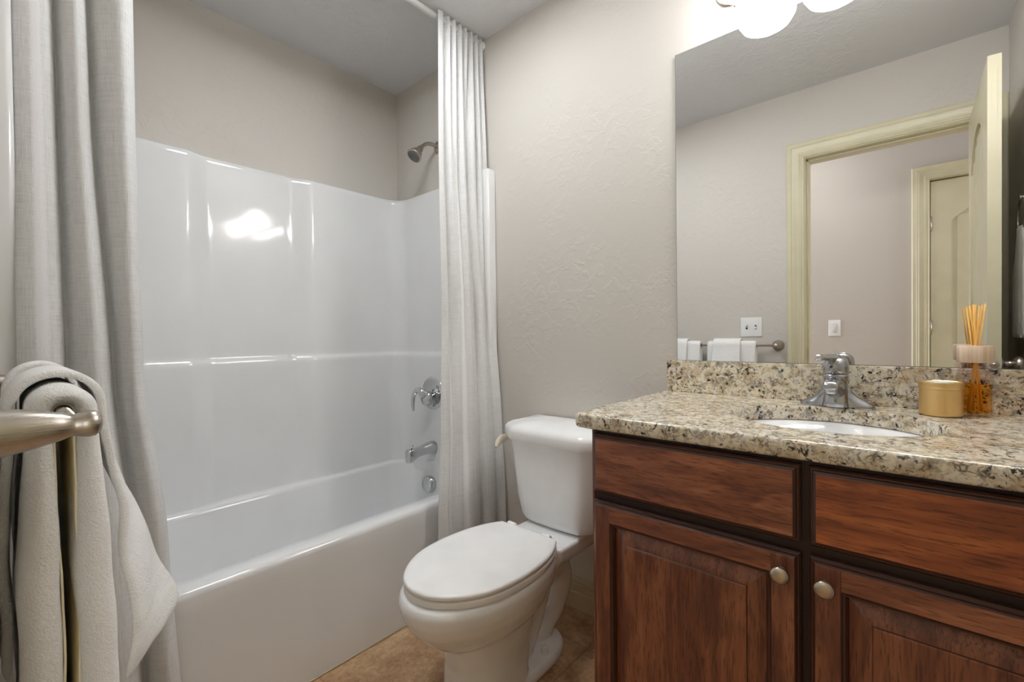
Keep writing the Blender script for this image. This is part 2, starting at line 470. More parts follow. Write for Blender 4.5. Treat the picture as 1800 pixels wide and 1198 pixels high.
def jamb(name, label, x0, x1, zt, y0, y1):
    b = BM(); th = .019
    box(b, x0 - th, x0, y0, y1, 0, zt); box(b, x1, x1 + th, y0, y1, 0, zt); box(b, x0 - th, x1 + th, y0, y1, zt, zt + th)
    ys = (y0 + y1) / 2 - .005
    box(b, x0, x0 + .011, y0 + .015, y1 - .04, 0, zt, .002); box(b, x1 - .011, x1, y0 + .015, y1 - .04, 0, zt, .002); box(b, x0, x1, y0 + .015, y1 - .04, zt - .011, zt, .002)
    return structure(name, b, M['trim'], label, 'trim', smooth=False)
jamb('trim_1', 'pale olive jamb lining the bathroom doorway', DX0, DX1, DZ, -W - .12, -W + .001)
# the right leg of this casing is cut short by the side wall
b = BM(); rings = []
for (a, d) in CAS:
    y = -W + d * .62 + .0005; xr = min(DX1 + .006 + a, XR - .001)
    rings.append([(DX0 - .006 - a, y, 0), (DX0 - .006 - a, y, DZ + .006 + a), (xr, y, DZ + .006 + a), (xr, y, 0)])
loft(b, rings, closed=False)
structure('trim_2', b, M['trim'], 'pale olive moulded casing round the bathroom doorway', 'trim', sharp=25)
casing('trim_3', 'pale olive casing on the hall side of the bathroom doorway', DX0 - .006, DX1 + .006, DZ + .006, -W - .12, -1, 'trim')
jamb('trim_4', 'pale olive jamb of the hall door', HD0, HD1, DZ, HY - .1, HY + .001)
casing('trim_5', 'pale olive moulded casing round the hall door', HD0 - .006, HD1 + .006, DZ + .006, HY, 1, 'trim', sw=1.0)
b = BM(); box(b, DX0 - .0005, DX0 + .0012, -W - .048, -W - .018, .925, .985, .0005)
o = obj('strike_plate', b, M['nickel'], None); tag(o, 'small dark nickel strike plate on the left door jamb', 'strike plate')

# baseboards
BP = [(0, 0), (.014, 0), (.014, .062), (.011, .066), (.011, .070), (.0125, .074), (.012, .096), (.009, .099), (.009, .104), (.0105, .107), (.0085, .114), (.004, .119), (.003, .124), (0, .124)]
def baseboard(name, label, p0, p1, nrm, mat='base'):
    b = BM(); p0 = Vector(p0); p1 = Vector(p1); nv = Vector(nrm)
    rings = [[p0 + nv * d + Vector((0, 0, h)), p1 + nv * d + Vector((0, 0, h))] for d, h in BP]
    loft(b, rings, closed=False)
    b.faces.new([b.verts.new(p0 + nv * d + Vector((0, 0, h))) for d, h in BP]); b.faces.new([b.verts.new(p1 + nv * d + Vector((0, 0, h))) for d, h in BP])
    return structure(name, b, M[mat], label, 'baseboard', sharp=20)
baseboard('baseboard_back', 'taupe moulded baseboard behind the toilet', (.795, 0, 0), (1.574, 0, 0), (0, -1, 0))
baseboard('baseboard_front', 'pale olive baseboard under the towel bar', (.795, -W, 0), (DX0 - .09, -W, 0), (0, 1, 0), 'trim')
baseboard('baseboard_hall', 'pale olive baseboard along the hall wall', (-.7, HY, 0), (HD0 - .092, HY, 0), (0, 1, 0), 'trim')

# ------------------------------------------------------------------ doors
def door_leaf(name, label, T, width, h=2.035, th=.035, structure_kind=True, swap=False):
    """door slab in local x 0..width, y 0..th, z 0..h mapped by T; arched upper panel with planked grooves"""
    root = BM()
    st = .095
    def bx(*a, **k): box(root, *a, T=T, **k)
    z0 = .008
    bx(0, width, .0105, th - .0105, z0, h)                       # core
    for (ya, yb, sgn) in ((0, .011, -1), (th - .011, th, 1)):
        bx(0, st, ya, yb, z0, h); bx(width - st, width, ya, yb, z0, h)
        bx(st, width - st, ya, yb, z0, .22); bx(st, width - st, ya, yb, .80, .95)
        # arched top rail
        n = 24; ztop = h; zs = h - .27; rise = .14
        low = []; 
        for i in range(n + 1):
            t = i / n; x = st + (width - 2 * st) * t
            low.append((x, zs + rise * sin(pi * t) ** .8))
        for (xa, za), (xb, zb) in zip(low[:-1], low[1:]):
            vs = [root.verts.new(T @ Vector(p)) for p in ((xa, ya, za), (xb, ya, zb), (xb, ya, ztop), (xa, ya, ztop), (xa, yb, za), (xb, yb, zb), (xb, yb, ztop), (xa, yb, ztop))]
            for f in ((0, 1, 2, 3), (7, 6, 5, 4), (0, 4, 5, 1), (3, 2, 6, 7)): root.faces.new([vs[i] for i in f])
        # raised planks inside both panels
        yo = ya + .0055 if sgn < 0 else yb - .0055
        np_ = 6; pw = (width - 2 * st - .05) / np_
        for (pz0, pz1, arch) in ((.25, .77, False), (.98, zs - .02, True)):
            for i in range(np_):
                xa = st + .025 + i * pw + .0018; xb = xa + pw - .0036
                tt = ((xa + xb) / 2 - st) / (width - 2 * st)
                zt = pz1 + (rise * sin(pi * tt) ** .8 - .005 if arch else 0)
                if sgn < 0: bx(xa, xb, yo, .012, pz0, zt, bev=.0016, seg=1)
                else: bx(xa, xb, th - .012, yo, pz0, zt, bev=.0016, seg=1)
    o = structure(name, root, M['trim'], label, 'door', smooth=False)
    return o
hinge = Vector((2.4035, -W + .006, 0)); ang = radians(90.1)
# local x runs from the hinge to the latch edge, local y is the thickness
ex = Vector((cos(ang), sin(ang), 0)); ey = Vector((ex.y, -ex.x, 0)) * -1.0
Td = Matrix(((ex.x, ey.x, 0, hinge.x), (ex.y, ey.y, 0, hinge.y), (0, 0, 1, 0), (0, 0, 0, 1)))
DW = .676
d1 = door_leaf('door_1', 'pale olive bathroom door standing open, seen edge-on in the mirror', Td, DW)
def knob_set(parent, T, zk, x, th=.035):
    o0 = T @ Vector((x, 0, zk)); o1 = T @ Vector((x, th, zk)); dn = (o0 - o1).normalized()
    for oo, dd in ((o0, dn), (o1, -dn)):
        b = BM(); lathe(b, [(0.001, -.001), (.033, 0), (.034, .003), (.030, .007), (.016, .012), (.012, .016), (.0115, .028), (.015, .033), (.024, .038), (.0275, .046), (.0265, .054), (.020, .060), (.006, .0625)], oo, dd, 32)
        obj('door_knob', b, M['nickel'], parent)
knob_set(d1, Td, .953, DW - .062)
b = BM()
lc = Td @ Vector((DW, .0175, .953)); lathe(b, [(.0125, 0), (.0125, .0012), (.010, .0016)], lc, ex, 28, sx=1.0)
lathe(b, [(.007, .0012), (.007, .006), (.004, .009)], lc, ex, 20)
obj('latch', b, M['nickel'], d1)
for zh in (.25, 1.05, 1.85):
    b = BM(); lathe(b, [(.0065, 0), (.0065, .09)], Td @ Vector((-.003, -.004, zh)), (0, 0, 1), 14); obj('hinge', b, M['nickel'], d1)
T2 = Matrix.Translation((HD0 + .004, HY - .052, 0)) @ Matrix.Rotation(radians(-1.2), 4, 'Z')
d2 = door_leaf('door_2', 'pale olive hall door with arched panel, beyond the doorway in the mirror', T2, HD1 - HD0 - .008)
knob_set(d2, T2, .953, HD1 - HD0 - .07)
for zh in (.25, 1.05, 1.72):
    b = BM(); lathe(b, [(.0065, 0), (.0065, .09)], (HD0 + .003, HY - .010, zh), (0, 0, 1), 14); obj('hinge', b, M['nickel'], d2)

# ------------------------------------------------------------------ bathtub with surround
tubT = thing('bathtub', 'glossy white alcove bathtub with moulded surround walls', 'bathtub', (.38, -W / 2, 0))
Y0, Y1 = -.003, -W + .003     # ends
def arc(cx, cy, r, a0, a1, n=8): return [(cx + r * cos(radians(a0 + (a1 - a0) * i / n)), cy + r * sin(radians(a0 + (a1 - a0) * i / n))) for i in range(n + 1)]
def plan(off):
    """plan outline of the surround face from the vanity end round to the towel end; off = extra thickness"""
    e = .034 + off; bk = .056 + off; md = .030 + off
    P = [(.758, Y0), (.758, Y0 - .036), (.7565, Y0 - .043), (.752, Y0 - .0465), (.745, Y0 - .047)]
    P += [(.722, Y0 - .047), (.706, Y0 - .0455), (.690, Y0 - max(e, .036)), (.675, Y0 - e), (.60, Y0 - e), (.30, Y0 - e), (.17, Y0 - e)]
    r = .085
    P += arc(bk + r, Y0 - e - r, r, 90, 180)
    # four soft vertical folds where the middle panel sits back
    P += [(bk, -.22), (bk, -.35), (bk, -.47)]
    def fold(ya_, yb__, rev):
        Q = []
        for k in range(13):
            t = k / 12
            # quick round at the proud edge, small round at the recessed edge
            q = t * t * (3 - 2 * t)
            Q.append((lerp(bk, md, q), lerp(ya_, yb__, t)))
        return Q if not rev else [(x, lerp(ya_, yb__, k / 12)) for k, (x, _) in enumerate(Q[::-1])]
    P += [(bk, -.485)] + fold(-.500, -.605, False) + [(md, -.62), (md, -.76), (md, -.905)] + fold(-.920, -1.005, True) + [(bk, -1.02), (bk, -1.10), (bk, -1.25)]
    P += arc(bk + r, Y1 + e + r, r, 180, 270)
    P += [(.17, Y1 + e), (.30, Y1 + e), (.60, Y1 + e), (.675, Y1 + e), (.690, Y1 + max(e, .036)), (.706, Y1 + .0455), (.722, Y1 + .047), (.745, Y1 + .047), (.752, Y1 + .0465), (.7565, Y1 + .043), (.758, Y1 + .036), (.758, Y1)]
    return P
b = BM()
prof = [(.385, .016), (.41, .016), (.60, .0145), (.80, .0128), (.955, .0115), (.968, .0112), (.980, .0098), (.988, .0060), (.994, .0020), (1.003, .0003), (1.016, 0.0), (1.40, 0.0), (1.790, 0.0), (1.803, -.0006), (1.811, -.004), (1.8165, -.010)]
rings = [[(x, y, z) for x, y in plan(o_)] for z, o_ in prof]
last = [(max(.0005, x - .02) if .05 < y + 99 and x < .2 else x, y, 1.8195) for x, y in plan(-.018)]
back = []
for x, y in plan(-.018):
    if x > .70: back.append((x, y, 1.8195))
    else:
        d = [(x, 'x'), (-y, 'y0'), (y + W, 'y1')]; m = min(d)[1]
        back.append((.0005, y, 1.8195) if m == 'x' else ((x, -.0005, 1.8195) if m == 'y0' else (x, -W + .0005, 1.8195)))
rings.append(back)
loft(b, rings, closed=False)
# subdivide straight runs for smooth shading
obj('surround', b, M['gel'], tubT, sharp=50)
# tub body: apron, rim, basin
b = BM()
def rrect(x0, x1, y0, y1, r, z, n=8, rr=None):
    P = []
    for cx, cy, a in ((x1 - r, y1 - r, 0), (x0 + r, y1 - r, 90), (x0 + r, y0 + r, 180), (x1 - r, y0 + r, 270)):
        P += [(cx + r * cos(radians(a + 90 * i / n)), cy + r * sin(radians(a + 90 * i / n)), z) for i in range(n + 1)]
    return P
ya, yb = -W + .0035, -.0035
rings = [rrect(.004, .752, ya, yb, .004, .0), rrect(.004, .752, ya, yb, .004, .03), rrect(.004, .748, ya, yb, .004, .10), rrect(.004, .748, ya, yb, .004, .36), rrect(.004, .750, ya, yb, .004, .398),
         rrect(.005, .748, ya, yb, .005, .408), rrect(.007, .742, ya + .003, yb - .003, .006, .4155), rrect(.012, .733, ya + .01, yb - .01, .01, .418),
         rrect(.098, .676, ya + .115, yb - .040, .10, .4165), rrect(.104, .670, ya + .122, yb - .043, .10, .413), rrect(.110, .664, ya + .13, yb - .046, .10, .400),
         rrect(.125, .650, ya + .19, yb - .066, .12, .22), rrect(.16, .62, ya + .30, yb - .11, .13, .10), rrect(.22, .56, ya + .38, yb - .19, .12, .078)]
loft(b, rings, True, False, True)
obj('tub', b, M['gel'], tubT, sharp=60)
b = BM(); box(b, .752, .757, ya, yb, .0005, .006, .002); obj('caulk', b, M['base'], tubT)

# shower fittings on the end wall
sx = .385
sh = thing('shower', 'chrome shower head on a short bent arm above the tub', 'shower head', (.367, -.002, 2.02))
b = BM(); lathe(b, [(.001, 0), (.030, 0), (.031, .004), (.026, .010), (.014, .014)], (.367, -.001, 2.035), (0, -1, 0), 32); obj('flange', b, M['nickel'], sh)
b = BM(); tube(b, [(.367, -.004, 2.035), (.367, -.05, 2.037), (.367, -.085, 2.025), (.367, -.115, 1.998)], .0095, 14); obj('arm', b, M['nickel'], sh)
hd = Vector((0, -.62, -.78)).normalized(); ho = Vector((.367, -.112, 2.001))
b = BM(); lathe(b, [(.006, 0), (.014, .004), (.016, .014), (.013, .022), (.018, .027), (.022, .032), (.030, .050), (.036, .062), (.0375, .066), (.036, .070)], ho, hd, 36); hdo = obj('head', b, M['nickel'], sh)
b = BM(); lathe(b, [(.001, .0702), (.031, .0702), (.031, .0715), (.001, .0722)], ho, hd, 36)
a_, b_ = frame_for(hd)
for rr, nn in ((.007, 6), (.014, 12), (.021, 18), (.028, 24)):
    for i in range(nn):
        c = ho + hd * .0722 + a_ * rr * cos(2 * pi * i / nn) + b_ * rr * sin(2 * pi * i / nn)
        lathe(b, [(.0014, -.001), (.001, .0015)], c, hd, 6)
obj('nozzle_face', b, plain('dark grey rubber nozzles', srgb(110, 108, 106), .5), sh)

yw = Y0 - .045
vz = .788; vx = .352
vt = thing('shower_valve', 'round chrome tub valve with curved lever on the surround', 'faucet', (vx, yw, vz))
b = BM(); lathe(b, [(.001, -.004), (.083, -.004), (.0865, .002), (.082, .008), (.066, .012), (.058, .010), (.04, .013), (.038, .014), (.001, .015)], (vx, yw + .004, vz), (0, -1, 0), 56); obj('escutcheon', b, M['chrome'], vt)
b = BM(); lathe(b, [(.026, .010), (.026, .03), (.036, .034), (.038, .045), (.034, .056), (.020, .063), (.002, .065)], (vx + .006, yw, vz - .020), (0, -1, 0), 40)
obj('hub', b, M['chrome'], vt)
b = BM(); tube(b, [(vx + .004, yw - .058, vz - .01), (vx - .012, yw - .066, vz + .016), (vx - .040, yw - .072, vz + .018), (vx - .062, yw - .074, vz - .012), (vx - .068, yw - .074, vz - .05), (vx - .066, yw - .073, vz - .085)], [.020, .017, .013, .011, .009, .006], 16); obj('lever', b, M['chrome'], vt)
sp = thing('tub_spout', 'chrome tub spout with diverter knob on the surround', 'tub spout', (.352, yw, .52))
b = BM()
def srr(cx, y, cz, w, h, r=.4, n=28):
    P = []
    for i in range(n):
        t = 2 * pi * i / n; c, s_ = cos(t), sin(t); e = r
        P.append((cx + w * (abs(c) ** e) * (1 if c > 0 else -1), y, cz + h * (abs(s_) ** e) * (1 if s_ > 0 else -1)))
    return P
loft(b, [srr(.352, yw + .003, .518, .034, .031, .85), srr(.352, yw - .012, .518, .033, .030, .8), srr(.352, yw - .06, .516, .027, .024, .7), srr(.352, yw - .105, .511, .024, .022, .6), srr(.352, yw - .125, .506, .023, .027, .5), srr(.352, yw - .150, .500, .022, .033, .5), srr(.352, yw - .160, .499, .020, .030, .5), srr(.352, yw - .163, .499, .014, .022, .5)], True, True, True)
obj('spout', b, M['chrome'], sp)
b = BM(); lathe(b, [(.004, 0), (.004, .014), (.008, .016), (.009, .022), (.006, .026)], (.352, yw - .135, .525), (0, 0, 1), 20); obj('diverter_knob', b, M['chrome'], sp)
b = BM(); lathe(b, [(.001, -.006), (.037, -.006), (.040, .004), (.039, .022), (.034, .028), (.001, .030)], (.338, -.060, .330), (0, -1, .10), 44); ov = obj('cover', b, M['chrome'])
ov.name = 'overflow_cover'; tag(ov, 'round chrome overflow cover below the tub spout', 'overflow cover')

# curtain rod
rod = thing('curtain_rod', 'white tension rod across the tub just under the ceiling', 'curtain rod', (.69, 0, 2.405))
b = BM(); lathe(b, [(.0125, .004), (.0125, W - .004)], (.69, 0, 2.400), (0, -1, 0), 24); obj('rod', b, M['white_rod'], rod)
for yy, dd in ((0, -1), (-W, 1)):
    b = BM(); lathe(b, [(.019, .0005), (.021, .004), (.021, .014), (.016, .020), (.0127, .022)], (.69, yy, 2.400), (0, dd, 0), 28); obj('end_cap', b, M['white_rod'], rod)

# ------------------------------------------------------------------ curtains
def curtain(name, label, keys, zs, nsub=10, u0=0.0, lace=()):
    """keys: {z: [(x,y)...]} fold outline in plan at several heights, same point count; lace = fold points that carry a lace band"""

    zk = sorted(keys, reverse=True)
    bm = BM(); uvl = bm.loops.layers.uv.new('UVMap')
    rows = []
    for z in zs:
        if z >= zk[0]: P = keys[zk[0]]
        elif z <= zk[-1]: P = keys[zk[-1]]
        else:
            for a, c in zip(zk[:-1], zk[1:]):
                if a >= z >= c:
                    t = (a - z) / (a - c); t = t * t * (3 - 2 * t) * .5 + t * .5
                    P = [(lerp(p[0], q[0], t), lerp(p[1], q[1], t)) for p, q in zip(keys[a], keys[c])]; break
        C = catmull([(x, y, z) for x, y in P], nsub)
        rows.append(C)
    us = [0.0]
    ref = rows[len(rows) // 2]
    for p, q in zip(ref[:-1], ref[1:]): us.append(us[-1] + (q - p).length)
    V = [[bm.verts.new(p) for p in r] for r in rows]
    lu = bm.loops.layers.uv.new('lace'); LC = [us[k * nsub] for k in lace]
    for j in range(len(V) - 1):
        for i in range(len(us) - 1):
            f = bm.faces.new((V[j][i], V[j][i + 1], V[j + 1][i + 1], V[j + 1][i]))
            for lp, (ii, jj) in zip(f.loops, ((i, j), (i + 1, j), (i + 1, j + 1), (i, j + 1))):
                lp[uvl].uv = (us[ii] + u0, zs[jj])
                lp[lu].uv = (min([abs(us[ii] - q) for q in LC] + [1.0]), 0)
    o = obj(name, bm, M['linen'])
    mod(o, 'SOLIDIFY', thickness=.0012, offset=0)
    tag(o, label, 'curtain', 'linen curtain panels')
    return o
ZS = [2.422, 2.415, 2.405, 2.392, 2.385] + [2.385 - (2.385 - .06) * i / 90 for i in range(1, 91)]
def fold_panel(cfg):
    """cfg: list of z, [(y, x)...]"""
    return {z: [(x, y) for y, x in pts] for z, pts in cfg}
# left bunch (towel end); y grows from the wall towards the room
L = fold_panel([
 (2.42, [(-1.4600, 0.645), (-1.4665, 0.700), (-1.455, .722), (-1.430, .726), (-1.412, .716), (-1.402, .688), (-1.388, .712), (-1.372, .724), (-1.357, .712), (-1.348, .690), (-1.336, .706), (-1.310, .722), (-1.285, .726), (-1.262, .712), (-1.252, .680)]),
 (1.60, [(-1.4600, 0.660), (-1.4665, 0.715), (-1.460, .745), (-1.430, .752), (-1.408, .742), (-1.396, .704), (-1.384, .738), (-1.366, .756), (-1.348, .742), (-1.338, .702), (-1.322, .736), (-1.300, .762), (-1.284, .768), (-1.270, .750), (-1.258, .706)]),
 (1.00, [(-1.4600, 0.690), (-1.4665, 0.745), (-1.466, .775), (-1.432, .790), (-1.406, .780), (-1.392, .738), (-1.376, .772), (-1.352, .800), (-1.330, .785), (-1.314, .742), (-1.302, .780), (-1.290, .803), (-1.278, .803), (-1.268, .785), (-1.256, .725)]),
 (.60, [(-1.4600, 0.772), (-1.4665, 0.790), (-1.468, .812), (-1.432, .828), (-1.402, .818), (-1.386, .778), (-1.366, .820), (-1.338, .842), (-1.308, .828), (-1.290, .782), (-1.276, .820), (-1.260, .838), (-1.246, .838), (-1.234, .820), (-1.224, .778)]),
 (.06, [(-1.4600, 0.772), (-1.4665, 0.802), (-1.468, .826), (-1.430, .842), (-1.396, .832), (-1.378, .788), (-1.354, .834), (-1.322, .858), (-1.290, .842), (-1.270, .790), (-1.256, .834), (-1.238, .856), (-1.222, .854), (-1.208, .834), (-1.200, .790)])])
curtain('shower_curtain', 'grey linen curtain bunched at the towel end of the tub, nearest the camera', L, ZS, 12, lace=(3,))
# right bunch (vanity end): seven gathers at the rod relaxing into three broad folds
def right_keys():
    K = {}
    top_y = [-.277, -.252, -.236, -.218, -.205, -.186, -.172, -.152, -.138, -.120, -.106, -.088, -.074, -.056, -.042, -.026, -.022]
    def row(z, yl, xbase, amps, bias):
        pts = []
        n = len(top_y)
        for i in range(n):
            s_ = (top_y[i] - top_y[0]) / (top_y[-1] - top_y[0])
            s2 = s_ + bias * sin(2 * pi * s_) / (2 * pi)
            y = lerp(yl, -.022, s2)
            pts.append((xbase + amps[i], y))
        K[z] = pts
    row(2.42, -.277, .690, [.016, .020, -.004, .022, -.008, .022, -.008, .022, -.008, .022, -.008, .022, -.006, .020, -.004, .016, .012], 0)
    row(2.385, -.278, .690, [.018, .020, -.010, .024, -.012, .024, -.012, .024, -.012, .024, -.012, .024, -.010, .022, -.006, .020, .016], 0)
    row(1.80, -.300, .712, [.014, .016, -.016, .014, .016, .014, -.006, .016, .012, -.014, .014, .016, -.012, .016, .010, .018, .016], 0)
    row(1.20, -.322, .742, [.016, .018, -.020, -.004, .014, .022, .014, .022, .020, .014, -.020, .012, .020, .006, -.008, .018, .020], .15)
    row(.70, -.368, .782, [.016, .018, -.006, .004, .004, .008, .022, .024, .020, .014, -.004, .008, .014, .012, .004, .016, .018], .25)
    row(.40, -.398, .806, [.006, .014, -.016, -.006, .000, .004, .018, .020, .018, .010, -.014, .004, .012, .008, -.008, .008, .010], .25)
    row(.06, -.412, .812, [.004, .014, -.018, -.006, .000, .004, .020, .022, .018, .010, -.018, .006, .016, .008, -.012, .010, .012], .25)
    return K
curtain('shower_curtain', 'grey linen curtain gathered on the rod beside the toilet tank', right_keys(), ZS, 10, lace=(2, 5))

# ------------------------------------------------------------------ toilet
cx = 1.193
toilet = thing('toilet', 'white two-piece toilet with closed lid between tub and vanity', 'toilet', (cx, -.42, 0))
def egg(w, yf, ybk, z, n=56, yc=None, pw=2.0, pb=2.0, cxx=cx):
    """egg outline: half width w, front tip yf (more negative), rear ybk"""
    yc = yc if yc is not None else lerp(yf, ybk, .48)
    P = []
    for i in range(n):
        t = 2 * pi * i / n; s_, c = sin(t), cos(t)
        p = pw if c > 0 else pb
        x = w * (abs(s_) ** (2 / p)) * (1 if s_ > 0 else -1); L_ = (yc - yf) if c > 0 else (ybk - yc)
        y = yc - (abs(c) ** (2 / p)) * (1 if c > 0 else -1) * L_
        P.append((cxx + x, y, z))
    return P
b = BM()
# bowl
loft(b, [egg(.09, -.690, -.32, .205), egg(.118, -.722, -.29, .228), egg(.146, -.762, -.27, .262), egg(.165, -.792, -.26, .300), egg(.176, -.809, -.255, .335), egg(.179, -.814, -.25, .362), egg(.174, -.808, -.25, .378), egg(.165, -.798, -.25, .3835)], True, True, True)
# pedestal column
loft(b, [egg(.104, -.668, -.40, .0, pb=3, pw=2.4), egg(.102, -.664, -.40, .05, pb=3, pw=2.4), egg(.098, -.662, -.39, .13, pb=3, pw=2.4), egg(.100, -.676, -.36, .20, pb=3, pw=2.3), egg(.11, -.70, -.33, .25)], True, True, True)
# rear deck under the tank
loft(b, [[(cx + sx_ * w, y, z) for sx_, y in ((-1, -.30), (-1, -.19), (-.96, -.03), (.96, -.03), (1, -.19), (1, -.30))] for w, z in ((.09, .30), (.118, .335), (.122, .372), (.118, .378))], True, True, True)
# trapway: down from the bowl rear, S bend, and neck at the back
tube(b, [(cx, -.40, .24), (cx, -.30, .27), (cx, -.20, .265), (cx, -.155, .19), (cx, -.19, .10), (cx, -.25, .06), (cx, -.28, .01)], [.085, .076, .062, .050, .040, .038, .040], 20)
tube(b, [(cx, -.29, .27), (cx, -.285, .21), (cx, -.31, .14), (cx, -.36, .07), (cx, -.41, .01)], [.060, .050, .046, .046, .052], 20)
# foot plate
loft(b, [egg(.102, -.60, -.190, .0, pb=2.4, pw=3, yc=-.36), egg(.102, -.60, -.190, .020, pb=2.4, pw=3, yc=-.36), egg(.094, -.59, -.198, .032, pb=2.4, pw=3, yc=-.36)], True, True, True)
# skirt plate flaring sideways under the bolt cap
bowl = obj('bowl', b, M['china'], toilet)
mod(bowl, 'REMESH', mode='VOXEL', voxel_size=.0045, use_smooth_shade=True)
mod(bowl, 'SMOOTH', factor=.5, iterations=9)
for sgn in (1, -1):
    b = BM(); lathe(b, [(.013, 0), (.0125, .004), (.0095, .017), (.0085, .020), (.001, .0215)], (cx + sgn * .065, -.322, .031), (0, 0, 1), 24); obj('bolt_cap', b, M['seat'], toilet)
# seat ring and lid
def lid_outline(z, d=0.0, scale=1.0):
    T_ = [(-.327, .121), (-.35, .134), (-.38, .149), (-.44, .1665), (-.50, .1735), (-.56, .1745), (-.62, .168), (-.67, .154), (-.715, .130), (-.750, .101), (-.775, .070), (-.790, .038), (-.796, .0)]
    pts = [(w, y) for y, w in T_]
    C = catmull([(p[0], p[1], 0) for p in pts], 4)
    R = [(cx + (v.x * 1 - d * (1 if v.x > .02 else v.x / .02)) , v.y + d * (v.y < -.5) * min(1, (-.5 - v.y) / .25), z) for v in C]
    Lf = [(2 * cx - x, y, z) for x, y, z in R[::-1][1:]]
    return R + Lf
b = BM(); loft(b, [lid_outline(.3838, .006), lid_outline(.3860, .001), lid_outline(.3955, .0), lid_outline(.4015, .001), lid_outline(.4030, .005)], True, True, True)
obj('seat', b, M['seat'], toilet, sharp=60)
b = BM(); loft(b, [lid_outline(.4040, .008), lid_outline(.4046, .003), lid_outline(.4085, .0005), lid_outline(.4145, .0), lid_outline(.4185, .002), lid_outline(.4205, .006)] + [[(cx + (x - cx) * k, -.55 + (y + .55) * k, zz) for x, y, z in lid_outline(.42, .006)] for k, zz in ((.93, .4216), (.8, .4232), (.6, .4246), (.35, .4256), (.12, .426))], True, True, True)
lid = obj('lid', b, M['seat'], toilet, sharp=60)
for sgn in (1, -1):
    b = BM(); box(b, cx + sgn * .075 - .017, cx + sgn * .075 + .017, -.330, -.298, .381, .412, .006, 3)
    lathe(b, [(.008, 0), (.010, .003), (.010, .03), (.008, .034)], (cx + sgn * .075 - .017, -.322, .4165), (1, 0, 0), 16)
    obj('hinge', b, M['seat'], toilet)
# tank
def tank_ring(w, yf, z, ch=.0, r=None, fw=.150, yb_=-.012, ys=None):
    """faceted plan: broad front panel, canted corners, straight back"""
    ys = ys if ys is not None else yf + .062
    P = [(cx - fw, yf), (cx, yf - .006), (cx + fw, yf), (cx + w - .012, ys - .004), (cx + w, ys + .012), (cx + w, yb_ - .02), (cx + w - .015, yb_), (cx - w + .015, yb_), (cx - w, yb_ - .02), (cx - w, ys + .012), (cx - w + .012, ys - .004)]
    # round by sampling a closed catmull
    Q = []
    n = len(P)
    for i in range(n):
        p0, p1, p2, p3 = [Vector((*P[(i + k) % n], 0)) for k in (-1, 0, 1, 2)]
        for j in range(6):
            t = j / 6
            lin = p1.lerp(p2, t)
            cm = 0.5 * ((2 * p1) + (-p0 + p2) * t + (2 * p0 - 5 * p1 + 4 * p2 - p3) * t * t + (-p0 + 3 * p1 - 3 * p2 + p3) * t ** 3)
            v = lin.lerp(cm, .45)
            Q.append((v.x, v.y, z))
    return Q
b = BM()
loft(b, [tank_ring(.12, -.150, .372, fw=.075), tank_ring(.165, -.182, .378, fw=.105), tank_ring(.185, -.198, .392, fw=.115), tank_ring(.197, -.206, .415, fw=.122), tank_ring(.207, -.211, .47, fw=.130), tank_ring(.218, -.216, .56, fw=.137), tank_ring(.228, -.221, .66, fw=.144), tank_ring(.231, -.223, .692, fw=.146)], True, True, True)
obj('tank', b, M['china'], toilet, sharp=55)
b = BM()
loft(b, [tank_ring(.232, -.224, .6875, fw=.147), tank_ring(.241, -.233, .688, fw=.152), tank_ring(.2425, -.2345, .692, fw=.152), tank_ring(.2425, -.2345, .716, fw=.152), tank_ring(.240, -.232, .724, fw=.151), tank_ring(.233, -.225, .733, fw=.147), tank_ring(.220, -.212, .740, fw=.139), tank_ring(.19, -.185, .747, fw=.12), tank_ring(.12, -.14, .752, fw=.08, yb_=-.04)], True, True, True)
obj('tank_lid', b, M['china'], toilet, sharp=50)
b = BM(); tube(b, [(cx - .222, -.150, .672), (cx - .238, -.160, .672), (cx - .244, -.185, .668), (cx - .238, -.215, .656), (cx - .230, -.232, .646)], [.008, .009, .011, .009, .004], 14, flat=1.4); obj('flush_lever', b, M['ivory'], toilet)
b = BM(); lathe(b, [(.006, 0), (.006, .03)], (cx + .10, -.17, .345), (0, 0, 1), 12); lathe(b, [(.010, 0), (.010, .008)], (cx + .10, -.17, .352), (0, 0, 1), 6); obj('tank_bolt', b, M['dark'], toilet)

# ------------------------------------------------------------------ vanity cabinet
VX0, VX1, VF = 1.578, 2.4935, -.535
van = thing('vanity_cabinet', 'reddish brown stained wood vanity cabinet under the granite top', 'cabinet', ((VX0 + VX1) / 2, VF / 2, 0))
b = BM(); box(b, VX0, VX1, VF, VF + .02, .09, .849); box(b, VX0, VX0 + .018, VF + .02, -.003, .0, .849); box(b, VX1 - .018, VX1, VF + .02, -.003, .0, .849)
box(b, VX0 + .018, VX1 - .018, -.012, -.003, .09, .849); box(b, VX0 + .018, VX1 - .018, VF + .02, -.012, .09, .108); box(b, VX0 + .018, VX1 - .018, VF + .06, VF + .078, .0, .09)
obj('body', b, M['carcass'], van, smooth=False)
b = BM(); box(b, VX0 - .001, VX0 + .004, VF - .001, -.003, .0, .849); obj('side_panel', b, M['wood_v'], van, smooth=False)
def rect_ring(x0, x1, z0, z1, y): return [(x0, y, z0), (x1, y, z0), (x1, y, z1), (x0, y, z1)]
